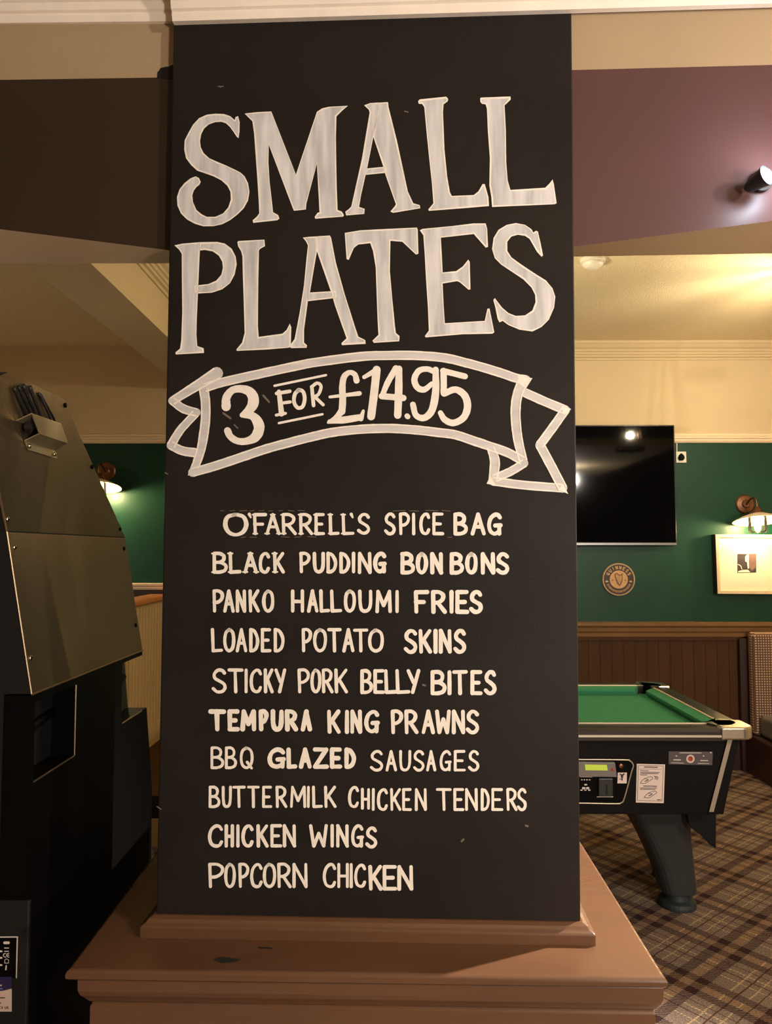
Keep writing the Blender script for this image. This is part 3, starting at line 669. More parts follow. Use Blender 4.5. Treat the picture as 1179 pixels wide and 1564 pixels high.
# ================================================================== GAMING MACHINE
XM = -0.8
gm = empty('gaming_machine', (-1.12, 2.0, 0), 'tall black gaming machine seen from behind, left of the menu pillar', 'gaming machine')
XT, XK, XD = XM-.010, XM-.034, XM+.024      # panel plane at the top edge, at the fold, at the door
G = lambda x, y: onX(x, y, XD)
nb = onX(48, 1060, XD); nm = onX(10, 812, XK); far_t = onX(97, 608, XT); far_m = onX(192, 823, XK); far_l = onX(218, 993, XD); far_b = onX(232, 1200, XD)
zt = far_t.z
def pX(z):
    if z >= nm.z: return XK+(XT-XK)*(z-nm.z)/(zt-nm.z)
    return XK+(XD-XK)*min(1, (nm.z-z)/(nm.z-nb.z))
def onside(x, y, o=0.0):
    p = onX(x, y, XM)
    for _ in range(6): p = onX(x, y, pX(p.z)+o)
    return p
e = .004
side = [(nb.y, nb.z), (nm.y, nm.z), (nm.y-.10, nm.z+.17), (nm.y-.10, zt-.02), (nm.y-.06, zt), (far_t.y, zt), (far_m.y, nm.z), (far_l.y, nb.z)]
up = [side[1], side[2], side[3], side[4], side[5], side[6]]
lo_ = [side[0], side[1], side[6], side[7]]
bm = bmesh.new()
for pl_ in (up, lo_):
    loft(bm, [[(XM-.64, y, z) for y, z in pl_], [(pX(z)-.003, y, z) for y, z in pl_]])
loft(bm, [[(x, y, z) for y, z in ((nb.y, .001), (nb.y, nb.z), (far_l.y, nb.z), (far_b.y, far_b.z), (far_b.y+.02, .001))] for x in (XM-.64, XM-.036)])
link('body', bm, 'machine', gm)
def sheet(pl_, name):
    c = Vector((sum(p[0] for p in pl_)/len(pl_), sum(p[1] for p in pl_)/len(pl_)))
    q4 = [(c+(Vector(p)-c)*.992) for p in pl_]
    bm = bmesh.new(); loft(bm, [[(pX(z)-.0028, y, z) for y, z in q4], [(pX(z), y, z) for y, z in q4]]); link(name, bm, 'panel', gm, bevel=.0008)
sheet(up, 'upper_side_panel'); sheet(lo_, 'lower_side_panel')
for pts in ([(XD, nb.y+.001, nb.z), (XK, nm.y+.001, nm.z), (pX(nm.z+.088), nm.y-.05, nm.z+.088)], [(XD+.001, nb.y+.002, nb.z-.001), (XD+.001, far_l.y, nb.z-.001)]):
    bm = bmesh.new(); tube(bm, pts, .0026, 8); link('edge_trim', bm, 'edge', gm)
# lower door with two hand recesses
r1 = [G(54, 1072), G(104, 1052), G(113, 1152), G(60, 1188)]; r2 = [G(187, 1014), G(216, 1001), G(226, 1079), G(195, 1099)]
def recess(corners, name):
    ys = [p.y for p in corners]; zs_ = [p.z for p in corners]
    y0, y1, z0, z1 = min(ys), max(ys), min(zs_), max(zs_)
    return y0, y1, z0, z1
a0 = recess(r1, 'a'); b0 = recess(r2, 'b'); b0 = (b0[0], min(b0[1], far_b.y-.06), b0[2], b0[3])
bm = bmesh.new(); x0, x1 = XM-.0355, XD
dl, dr, dt, db = nb.y+.001, far_l.y-.004, nb.z-.004, .03
def dbox(y0, y1, z0, z1): box(bm, x0, x1, y0, y1, z0, z1)
dbox(dl, a0[0], db, dt); dbox(a0[0], a0[1], a0[3], dt); dbox(a0[0], a0[1], db, a0[2])
dbox(a0[1], b0[0], db, dt); dbox(b0[0], min(b0[1], dr), b0[3], dt); dbox(b0[0], min(b0[1], dr), db, b0[2])
b0 = (b0[0], dr, b0[2], b0[3])
ysil = far_l.y+(far_b.y-far_l.y)*(far_l.z-b0[2])/(far_l.z-far_b.z)
loft(bm, [[(x, y, z) for y, z in ((dr, db), (dr, b0[2]), (ysil, b0[2]), (far_b.y, far_b.z), (far_b.y+.018, db))] for x in (x0, x1)])
door = link('lower_door', bm, 'black', gm)
for k in (a0, b0):
    bm = bmesh.new(); box(bm, x0, x0+.003, k[0], k[1], k[2], k[3])
    rc = link('hand_recess', bm, 'deep', door)
    bm = bmesh.new(); yc = (k[0]+k[1])/2; zc = (k[2]+k[3])/2
    tube(bm, [(x0+.004, k[0]+.01, zc-.01), (x0+.010, yc, zc+.012), (x0+.004, k[1]-.01, zc+.02)], .011, 10)
    link('recess_handle', bm, 'black', rc, smooth=True)
for pa, pb in (((a0[1], a0[3]), (a0[1], a0[2])), ((a0[0], a0[2]), (a0[1], a0[2])), ((b0[0], b0[2]), (b0[1], b0[2]))):
    bm = bmesh.new(); tube(bm, [(x1+.001,)+pa, (x1+.001,)+pb], .002, 6); link('recess_trim', bm, 'edge', door)
# screws
for px, py in ((99, 619), (140, 713), (183, 808), (11, 793), (22, 836), (189, 838), (207, 955), (46, 1005)):
    p = onside(px, py); bm = bmesh.new(); lathe(bm, [(.0065, -.002), (.006, .003), (.003, .0045)], p, 'x', 12)
    link('panel_screw', bm, 'screw' if px < 60 else 'black', gm, smooth=True)
# bracket box and cables on the upper panel
GO = onside
ou = [GO(48.5, 632, .034), GO(93.7, 648, .034), GO(103.6, 677, .034), GO(60.6, 662.5, .034)]
ib = [GO(37.5, 673.5, .003), GO(83.8, 688, .003)]
it = [ib[0]+ou[0]-ou[3], ib[1]+ou[1]-ou[2]]
T_ = .002
def plate(bm, q4):
    n = (q4[1]-q4[0]).cross(q4[3]-q4[0]).normalized(); prism(bm, q4, n*T_)
bm = bmesh.new()
plate(bm, ou); plate(bm, [ou[0], ou[1], it[1], it[0]]); plate(bm, [ou[3], ou[2], ib[1], ib[0]]); plate(bm, [ou[1], ou[2], ib[1], it[1]])
fb = [GO(43, 687, .003), GO(87.5, 700.5, .003)]
plate(bm, [ib[0], ib[1], fb[1], fb[0]])
br_ = link('lock_bracket', bm, 'steel', gm)
for px, py in ((44.5, 681.5), (83, 694)):
    p = GO(px, py, .005); bm = bmesh.new(); lathe(bm, [(.0055, 0), (.005, .003), (.002, .004)], p, 'x', 12); link('bracket_screw', bm, 'screw', br_, smooth=True)
p = GO(40, 652, .012); bm = bmesh.new(); lathe(bm, [(.010, 0), (.010, .012), (.005, .014)], p, 'x', 14); link('lock_barrel', bm, 'machine', br_)
for (xa, ya), (xb, yb), r in (((19, 592), (36, 636), .0035), ((26, 590), (43, 634), .0035), ((33, 588), (49, 632), .0045), ((43, 590), (56, 634), .0045), ((57, 600), (72, 640), .003), ((60, 602), (78, 642), .003)):
    p, q_ = onside(xa, ya), onside(xb, yb); bm = bmesh.new(); pm = (p+q_)/2
    tube(bm, spline([(p.x+.003, p.y, p.z), (pm.x+.007, pm.y-.003, pm.z), (q_.x+.008, q_.y, q_.z), (q_.x+.004, q_.y+.008, q_.z-.02)], 5), r, 10); link('cable', bm, 'cable', gm, smooth=True)
# rear service panel, rating plate, sticker
yn = nb.y+.003
RN = lambda x, y, o=0.0: onY(x, y, yn-.006-o)
p, q_ = RN(45, 1376), RN(-160, 1700)
bm = bmesh.new(); box(bm, q_.x, p.x, yn-.006, yn+.004, .03, p.z); rear = link('rear_service_panel', bm, 'machine', gm, bevel=.003)
bm = bmesh.new(); fillpoly(bm, lambda x, y: RN(x, y, .001), [(-60, 1432), (27, 1430), (26, 1494), (-60, 1494)], 0)
for pts in ([(-60, 1432), (27, 1431)], [(26.5, 1431), (25, 1493)]): stroke(bm, lambda x, y: RN(x, y, .0016), pts, 1.8, False, 1)
pf = lambda x, y: RN(x, y, .0018)
for y, h in ((1440, 4), (1448, 1.5), (1453, 1.2)): stroke(bm, pf, [(7, y), (13, y)], h, False, 1)
for x in (8.5, 13.5):
    stroke(bm, pf, [(x, 1456), (x-3, 1457.5), (x-3, 1460.5), (x, 1462)], 1.2, True, 1)
stroke(bm, pf, [(11, 1459), (13.5, 1459)], 1, False, 1)
stroke(bm, pf, [(7, 1471), (7.5, 1466), (10, 1464.5), (13, 1466), (13, 1471), (7, 1471)], .9, False, 1); stroke(bm, pf, [(9.5, 1475), (9, 1481)], 2, False, 1)
for y in (1453, 1463, 1474): stroke(bm, pf, [(-8, y), (2.5, y)], 2.5, False, 1)
link('rating_plate', bm, ['black', 'white'], rear, recalc=False)
bm = bmesh.new(); s1 = lambda x, y: RN(x, y, .0012); s2 = lambda x, y: RN(x, y, .0018)
fillpoly(bm, s1, [(-60, 1492), (18, 1492), (18, 1510), (6, 1513), (-10, 1515), (-60, 1515)], 1)
fillpoly(bm, s1, [(-60, 1515), (-10, 1515), (6, 1513), (18, 1510), (18, 1545), (-60, 1545)], 0)
stroke(bm, s2, [(-12, 1505), (2, 1505)], 2, False, 3); stroke(bm, s2, [(-12, 1510), (3, 1510)], 2, False, 4)
for y, x in ((1524, 7), (1532, 1)): stroke(bm, s2, [(-14, y), (x, y)], 1.6, False, 2)
for ch, xa, xb in (('C', -2, 1.8), ('O', 2.4, 4), ('U', 7, 9.6), ('K', 10.4, 13.5)): glyph(bm, s2, ch, xa, xb, 1537, 1541.2, .8, mi=2)
link('service_sticker', bm, ['sticker', 'purple', 'ink', 'white', 'lav'], rear, recalc=False)

# ================================================================== POOL TABLE
tx0, tx1, ty0, ty1, zt_ = -.58, 1.375, 2.85, 3.84, .83
pt = empty('pool_table', ((tx0+tx1)/2, (ty0+ty1)/2, 0), 'coin-operated pool table with green cloth and black cabinet behind the pillar', 'pool table')
rw = .085; cw = .045
bm = bmesh.new(); box(bm, tx0+rw-.01, tx1-rw+.01, ty0+rw-.01, ty1-rw+.01, zt_-.07, zt_-.04); link('playing_bed', bm, 'cloth', pt)
cl = .115
def railprof(o): return [(0, -.045), (0, -.012), (.006, -.002), (.012, 0), (rw-.004, 0), (rw, -.004), (rw, -.045)]
xm_ = (tx0+tx1)/2
def rail(pa, pb, inn):
    bm = bmesh.new()
    loft(bm, [[Vector(p)+Vector(inn)*a+Vector((0, 0, zt_+b)) for a, b in railprof(0)] for p in (pa, pb)])
    return link('rail', bm, 'rail', pt)
def rail_trim(r, pa, pb, inn):
    bm = bmesh.new()
    loft(bm, [[Vector(p)+Vector(inn)*a+Vector((0, 0, zt_+b)) for a, b in ((-.003, -.032), (-.003, -.024), (.002, -.024), (.002, -.032))] for p in (pa, pb)]); link('rail_trim', bm, 'alu', r)
    bm = bmesh.new()
    loft(bm, [[Vector(p)+Vector(inn)*(rw-.004+a)+Vector((0, 0, zt_+b)) for a, b in ((0, -.002), (0, .003), (.005, .003), (.005, -.002))] for p in (pa, pb)]); link('cloth_strip', bm, 'creamtrim', r)
def cushion(pa, pb, inn):
    bm = bmesh.new()
    d = (Vector(pb)-Vector(pa)).normalized()
    P = [(rw, -.002), (rw+cw, -.010), (rw+cw, -.020), (rw+cw-.012, -.040), (rw, -.040)]
    loft(bm, [[Vector(p)+Vector(inn)*a+d*s*(a-rw)*.7+Vector((0, 0, zt_+b)) for a, b in P] for p, s in ((pa, 1), (pb, -1))]); link('cushion', bm, 'cloth', pt)
for y, inn in ((ty0, (0, 1, 0)), (ty1, (0, -1, 0))):
    r = rail((tx0+cl, y, 0), (tx1-cl, y, 0), inn); rail_trim(r, (tx0+cl, y, 0), (tx1-cl, y, 0), inn)
    cushion((tx0+rw+.055, y, 0), (xm_-.045, y, 0), inn); cushion((xm_+.045, y, 0), (tx1-rw-.055, y, 0), inn)
for x, inn in ((tx0, (1, 0, 0)), (tx1, (-1, 0, 0))):
    r = rail((x, ty0+cl, 0), (x, ty1-cl, 0), inn); rail_trim(r, (x, ty0+cl, 0), (x, ty1-cl, 0), inn)
    cushion((x, ty0+rw+.055, 0), (x, ty1-rw-.055, 0), inn)
for cx, sx in ((tx0, 1), (tx1, -1)):
    for cy, sy in ((ty0, 1), (ty1, -1)):
        pr = .052; pc = (.098, .098)
        poly = [(cl+.012, 0)]+[(.05-.05*math.sin(t), .05-.05*math.cos(t)) for t in [PI/2*k/8 for k in range(9)]]+[(0, cl+.012)]
        poly += [(rw, cl+.012)]+[(pc[0]+pr*math.cos(t), pc[1]+pr*math.sin(t)) for t in [math.radians(115+(335-115)*k/14) for k in range(15)]]+[(cl+.012, rw)]
        bm = bmesh.new()
        g = lambda o, z: [(cx+sx*(u+(.0-o if u < .05 and False else 0)), cy+sy*v, z) for u, v in poly]
        prism(bm, [(cx+sx*u-(sx*.006 if u < .06 else 0), cy+sy*v-(sy*.006 if v < .06 else 0), zt_-.042) for u, v in poly], (0, 0, .048))
        link('corner_casting', bm, 'chrome', pt, bevel=.008, bseg=3)
        bm = bmesh.new()
        ring = [(pr-.001, -.002), (pr-.001, -.044), (pr-.009, -.044), (pr-.009, -.002)]
        ctr = (cx+sx*pc[0], cy+sy*pc[1], zt_)
        segs = [math.radians(105+(345-105)*k/18) for k in range(19)]
        loft(bm, [[(ctr[0]+sx*r*math.cos(t), ctr[1]+sy*r*math.sin(t), zt_+h+.004) for r, h in ring] for t in segs]); link('pocket_liner', bm, 'pocket', pt)
# cabinet
fz0, fz1 = zt_-.042, .478
bm = bmesh.new()
def cabring(z, t):
    xr = tx1-.018-.051*t; xl = tx0+.018+.051*t; yf = ty0+.05+.045*t; yb_ = ty1-.05-.045*t; c = .014
    return [(xl+c, yf, z), (xr-c, yf, z), (xr, yf+.07, z), (xr, yb_-.07, z), (xr-c, yb_, z), (xl+c, yb_, z), (xl, yb_-.07, z), (xl, yf+.07, z)]
loft(bm, [cabring(fz1, 1), cabring(fz0, 0)]); cab = link('cabinet', bm, 'cab', pt, bevel=.004)
f0 = Vector((0, ty0+.05, fz0)); f1 = Vector((0, ty0+.095, fz1)); fn_ = Vector((0, -(f0.z-f1.z), f0.y-f1.y)).normalized()
if fn_.y > 0: fn_ = -fn_
TF = lambda x, y, o=0.002: onpl(x, y, f0+fn_*o, fn_)
bm = bmesh.new()
loft(bm, [[TF(1113, 1124, .001), TF(1120, 1124, .001), TF(1120, 1124, .008), TF(1113, 1124, .008)], [TF(1083, 1240, .001), TF(1090, 1240, .001), TF(1090, 1240, .008), TF(1083, 1240, .008)]]); link('corner_trim', bm, 'alu', cab)
# coin mechanism
bm = bmesh.new()
ol = [(770, 1160), (952, 1160.5), (962, 1162), (967, 1169), (964, 1180), (953, 1220), (948, 1226), (940, 1227.5), (770, 1226)]
prism(bm, [TF(x, y, .001) for x, y in ol], fn_*.006); cm = link('coin_mechanism', bm, 'black', cab)
bm = bmesh.new()
tube(bm, spline([TF(770, 1160, .007), TF(880, 1160, .007), TF(952, 1160.5, .007), TF(962, 1162, .007), TF(967, 1169, .007), TF(964, 1180, .007), TF(953, 1220, .007), TF(948, 1226, .007), TF(940, 1227.5, .007), TF(880, 1226.5, .007), TF(770, 1226, .007)], 5), .0028, 8); link('mechanism_trim', bm, 'alu', cm, smooth=True)
bm = bmesh.new(); prism(bm, [TF(x, y, .007) for x, y in ((860, 1162), (938, 1163), (941, 1185), (860, 1184))], fn_*.012); dm = link('display_module', bm, 'greyplate', cm, bevel=.002)
bm = bmesh.new(); prism(bm, [TF(x, y, .0185) for x, y in ((893, 1167.5), (926.5, 1168), (928, 1176.5), (894, 1176))], fn_*.002)
o = link('display_screen', bm, ['lcd'], dm); o['label'] = 'lit yellow green display'
bm = bmesh.new(); p = TF(936, 1175.5, .019); lathe(bm, [(.006, 0), (.005, .004)], p, 'y', 14); link('display_button', bm, 'red', dm, smooth=True)
bm = bmesh.new(); p = TF(948, 1169.5, .007); lathe(bm, [(.010, 0), (.010, .004), (.006, .006)], p, 'y', 18); link('lock', bm, 'bronze', cm, smooth=True)
bm = bmesh.new(); prism(bm, [TF(x, y, .007) for x, y in ((913, 1187), (935, 1187), (935, 1215), (913, 1215))], fn_*.012)
cs = link('coin_slot', bm, 'leg', cm, bevel=.004)
bm = bmesh.new(); prism(bm, [TF(x, y, .0185) for x, y in ((925.5, 1198), (928, 1198), (928, 1214), (925.5, 1214))], fn_*.002); link('slot_opening', bm, 'deep', cs)
bm = bmesh.new()
for x in (888.5, 892.5, 896.5, 900.5): stroke(bm, lambda a, b: TF(a, b, .0085), [(x-.4, 1191), (x+.4, 1191)], 1.6, False)
for x, y, w in ((894.5, 1198.5, 2.4), (891.5, 1203.8, 3.4), (897.5, 1203.8, 3.4), (888, 1206.8, 1.8), (894, 1206.8, 1.6), (900, 1206.8, 1.8)): stroke(bm, lambda a, b: TF(a, b, .0085), [(x-1, y), (x+1, y)], w, False)
stroke(bm, lambda a, b: TF(a, b, .0085), [(886, 1186.5), (904, 1186.8)], .8, False)
link('printed_symbols', bm, 'white', cm, recalc=False); bm = bmesh.new()
stroke(bm, lambda a, b: TF(a, b, .0085), [(912, 1217), (936, 1217)], 1.2, False)
link('slot_line', bm, 'white', cm, recalc=False)
bm = bmesh.new(); fillpoly(bm, lambda a, b: TF(a, b, .0082), [(943.5, 1180), (957.5, 1180), (957, 1196.5), (943, 1196.5)], 0)
hk = lambda a, b: TF(a, b, .009)
stroke(bm, hk, [(947.5, 1182.5), (950, 1185.5), (953, 1182)], 2.2, False, 1); stroke(bm, hk, [(950.2, 1184), (950, 1187)], 3.4, False, 1); stroke(bm, hk, [(950, 1189), (950, 1191.5)], 2, False, 1); stroke(bm, hk, [(946.5, 1190), (948, 1190)], 1.2, False, 1)
link('white_sticker', bm, ['paper', 'ink'], cm, recalc=False)
# instruction sheet
bm = bmesh.new(); t1 = lambda a, b: TF(a, b, .0016); t2 = lambda a, b: TF(a, b, .0024)
prism(bm, [TF(x, y, .0005) for x, y in ((972.5, 1166.5), (1015.5, 1167.5), (1013.5, 1226.5), (971, 1225.5))], fn_*.001)
fr4 = [(975, 1169), (1013, 1170), (1011, 1223.5), (973.5, 1222.5)]
for k in range(4): stroke(bm, t2, [fr4[k], fr4[(k+1) % 4]], .5, False, 1)
stroke(bm, t2, [(984, 1171.5), (1004, 1172)], 1.4, False, 1); stroke(bm, t2, [(976, 1174.5), (1011, 1175)], .4, False, 1)
for y, x in ((1177, 990), (1179.5, 1007), (1181.5, 1005), (1183.5, 988), (1203.5, 1003), (1205.5, 1001)): stroke(bm, t2, [(978, y), (x, y+.3)], .9, False, 1)
stroke(bm, t2, [(983, 1200.5), (1003, 1201)], 1.2, False, 1)
for dx, dy in ((0, 0), (6, 22)):
    stroke(bm, t2, [(978+dx, 1196+dy), (981+dx, 1192+dy), (988+dx, 1187.5+dy), (995+dx, 1186.5+dy), (997+dx, 1189+dy), (991+dx, 1193+dy), (985+dx, 1196.5+dy), (978+dx, 1196+dy)], .7, True, 1)
    stroke(bm, t2, [(985+dx, 1193.5+dy), (990+dx, 1191+dy)], 1.2, False, 1); stroke(bm, t2, [(984+dx, 1189.5+dy), (990+dx, 1190+dy)], .7, False, 1)
for k in range(3): stroke(bm, t2, [(999+k*2, 1185+k*.5), (1001+k*2, 1187.5), (1000+k*2, 1190+k*.6)], .7, True, 1)
stroke(bm, t2, [(1004, 1221.5), (1009, 1221.7)], 1.2, False, 1)
link('instruction_sheet', bm, ['paper', 'ink'], cab, recalc=False)
bm = bmesh.new(); prism(bm, [TF(x, y, .0005) for x, y in ((1021, 1147.5), (1088.5, 1148), (1087.5, 1168.5), (1021, 1167))], fn_*.0015)
t3 = lambda a, b: TF(a, b, .003)
c0 = (1054.5, 1159)
stroke(bm, t3, [(c0[0]+5.2*math.cos(2*PI*k/16), c0[1]+5.2*math.sin(2*PI*k/16)) for k in range(17)], 2.2, True, 1, jitter=0)
fillpoly(bm, t3, [(c0[0]+4*math.cos(2*PI*k/16), c0[1]+4*math.sin(2*PI*k/16)) for k in range(16)], 2)
stroke(bm, lambda a, b: TF(a, b, .0036), [(1052.5, 1157.5), (1055, 1156.8), (1056, 1158.5), (1054, 1161)], 1, True, 3)
for a, b, w in ((1038, 1071, 1), (1029, 1039, 1.6), (1070, 1081, 1.3)):
    y = 1149.8 if w == 1 else (1160.5 if w == 1.6 else 1161.5); stroke(bm, t3, [(a, y), (b, y+.2)], w, False, 1)
stroke(bm, t3, [(1025, 1165), (1044, 1165.6)], .8, False, 1); stroke(bm, t3, [(1066, 1166), (1083, 1166.3)], .8, False, 1)
for x in (1033, 1074.5, 1085.5): stroke(bm, t3, [(x-.6, 1154.5 if x < 1080 else 1149.5), (x+.6, 1154.8 if x < 1080 else 1149.5)], 1.6, False, 1)
link('maker_plate', bm, ['dkplate', 'white', 'red', 'ink'], cab, recalc=False)
# legs
def leg(sx, sy):
    xc = xm_; yc = (ty0+ty1)/2; db_ = .07 if sy > 0 else .0; dd_ = .025 if sy > 0 else 0
    bm = bmesh.new(); rings = []
    for t, xi, xo, y0, y1 in ((0, .965, 1.215, 3.03, 3.28), (.18, .975, 1.22, 3.045, 3.28), (.45, 1.035, 1.232, 3.07, 3.27), (.75, 1.09, 1.25, 3.09, 3.255), (1, 1.12, 1.262, 3.10, 3.24)):
        z = fz1+.005-(fz1-.06)*t; r = .045; dx_ = 0 if sy > 0 else .10
        if sy < 0 and t < .3: xi -= .09-.3*t
        xi += dx_+dd_; xo += dx_+dd_; y0 += db_; y1 += db_
        pts = []
        for (cx_, cy_, a0_) in ((xo-r, y0+r, -90), (xo-r, y1-r, 0), (xi+r, y1-r, 90), (xi+r, y0+r, 180)):
            for k in range(5):
                a = math.radians(a0_+90*k/4); pts.append((cx_+r*math.cos(a), cy_+r*math.sin(a)))
        rings.append([(x if sx > 0 else 2*xc-x, y if sy > 0 else 2*yc-y, z) for x, y in pts])
    loft(bm, rings); l = link('leg', bm, 'leg', pt, smooth=False, bevel=.004)
    cx_, cy_ = (1.19+(.025 if sy > 0 else .10)), (3.24 if sy > 0 else 2*yc-3.17)
    if sx < 0: cx_ = 2*xc-cx_
    bm = bmesh.new(); lathe(bm, [(.05, .062), (.055, .034), (.074, .026), (.078, .012), (.078, .001)], (cx_, cy_, 0), 'z', 28); link('foot', bm, 'foot', l, smooth=False)
for sx in (1, -1):
    for sy in (1, -1): leg(sx, sy)
bm = bmesh.new(); sk = lambda x, y: onY(x, y, 3.06)
prism(bm, [sk(1049, 1238), sk(1094, 1238), sk(1093.5, 1296), sk(1086, 1292), sk(1072, 1277), sk(1057, 1266), sk(1052, 1258)], (0, .02, 0)); link('end_flap', bm, 'cab', pt, bevel=.002)

# ================================================================== THINGS ON THE BACK WALL
# television
yt_ = YB-.055
t_tr, t_br = onY(1030, 649, yt_), onY(1029, 833, yt_); tvr = t_tr.x; tvw = 1.44
tv = empty('television', (tvr-tvw/2, YB-.001, t_br.z), 'wall-mounted black flat television beside the pillar on the green wall', 'television')
bm = bmesh.new(); box(bm, tvr-tvw, tvr, yt_, YB-.03, t_br.z, t_tr.z); hs = link('housing', bm, 'tvframe', tv, bevel=.004)
bm = bmesh.new(); box(bm, tvr-tvw+.008, tvr-.008, yt_-.002, yt_+.001, t_br.z+.022, t_tr.z-.008); link('screen', bm, 'tvglass', tv)
bm = bmesh.new(); box(bm, tvr-tvw+.004, tvr-.004, yt_-.004, yt_+.001, t_br.z+.003, t_br.z+.016); link('bottom_strip', bm, 'silver', tv)
bm = bmesh.new(); box(bm, tvr-tvw*.65, tvr-tvw*.35, YB-.031, YB-.001, t_br.z+.25, t_tr.z-.25); link('wall_bracket', bm, 'black', tv)
# socket with black plug
p, q_ = onY(1031.5, 690, YB), onY(1047.5, 707, YB)
sk_ = empty('wall_socket', ((p.x+q_.x)/2, YB-.001, (p.z+q_.z)/2), 'white socket with black plug on the green wall right of the television', 'socket')
bm = bmesh.new(); box(bm, p.x, q_.x, YB-.012, YB-.001, q_.z, p.z); link('face_plate', bm, 'plastic', sk_, bevel=.003)
bm = bmesh.new(); c = onY(1040, 698.5, YB-.02)
loft(bm, [[(c.x+a*s, YB-.012-d, c.z+b*s) for a, b in ((0, .028), (.018, .012), (.022, -.008), (.012, -.022), (-.010, -.022), (-.020, -.006), (-.014, .014))] for s, d in ((1, 0), (1, .02), (.8, .03))]); link('plug', bm, 'black', sk_)
bm = bmesh.new(); tube(bm, [(onY(1033, 690, YB).x, YB-.006, p.z), (onY(1033, 673, YB).x, YB-.006, onY(1033, 673, YB).z)], .004, 8); link('cable_trunking', bm, 'plastic', sk_)
# round plaque
pc_ = onY(944, 885, YB); R0 = abs(onY(969, 885, YB).x-pc_.x)
pl = empty('round_plaque', (pc_.x, YB-.001, pc_.z), 'round dark plaque with gold harp emblem on the green wall below the television', 'plaque')
bm = bmesh.new(); lathe(bm, [(R0, 0), (R0, .012), (R0*.975, .016), (R0*.92, .016), (R0*.91, .012)], (pc_.x, YB-.001, pc_.z), 'y', 64); link('rim', bm, 'tan', pl)
bm = bmesh.new(); lathe(bm, [(R0*.915, .010), (R0*.915, .0135)], (pc_.x, YB-.001, pc_.z), 'y', 64); ring_ = link('lettered_ring', bm, 'umberdk', pl)
bm = bmesh.new(); lathe(bm, [(R0*.55, .012), (R0*.55, .0155)], (pc_.x, YB-.001, pc_.z), 'y', 48); disc = link('centre_disc', bm, 'gold', pl)
bm = bmesh.new()
def arcfn(ang0, rr):
    def fn(u, v):   # u along the arc (y down = outward negative)
        r = rr-v; a = ang0-u/rr
        return (pc_.x+r*math.cos(a), YB-.0150, pc_.z+r*math.sin(a))
    return fn
word = 'GUINNESS'; lw = R0*.15; lh = R0*.22
for k, ch in enumerate(word):
    a = math.radians(90+62-124*k/7.0)
    glyph(bm, arcfn(a, R0*.73), ch, -lw/2, lw/2, -lh/2, lh/2, R0*.045)
link('ring_lettering', bm, 'gold', ring_, recalc=False); bm = bmesh.new()
for s in (-1, 1):
    c = Vector((pc_.x+s*R0*.73, 0, pc_.z-R0*.12))
    stroke(bm, lambda u, v: (u, YB-.015, v), [(c.x-.004, c.z), (c.x+.004, c.z)], .012, False)
for k in range(22):
    a = math.radians(205+130*k/21)
    stroke(bm, lambda u, v: (u, YB-.015, v), [(pc_.x+R0*.68*math.cos(a), pc_.z+R0*.68*math.sin(a)), (pc_.x+R0*.78*math.cos(a), pc_.z+R0*.78*math.sin(a))], R0*.03*(1+.4*(k % 3 == 0)), False)
link('lower_lettering', bm, 'gold', ring_, recalc=False)
bm = bmesh.new(); hf = lambda u, v: (pc_.x+u*R0, YB-.017, pc_.z+v*R0)
stroke(bm, hf, [(-.2, .32), (-.1, .37), (.0, .28), (.12, .27), (.22, .34)], .07); stroke(bm, hf, [(-.24, .34), (-.2, .1), (-.08, -.2), (.04, -.36)], [.06, .08, .1, .08])
stroke(bm, hf, [(.2, .32), (.2, .05), (.14, -.2), (.04, -.36)], [.05, .06, .07, .07])
for k in range(5): stroke(bm, hf, [(-.12+.06*k, .28), (-.08+.05*k, -.14-.03*k)], .014, False)
for s in (-.38, .38): stroke(bm, hf, [(s-.03, -.04), (s+.03, -.04)], .06, False)
link('harp_emblem', bm, 'harp', disc, recalc=False)

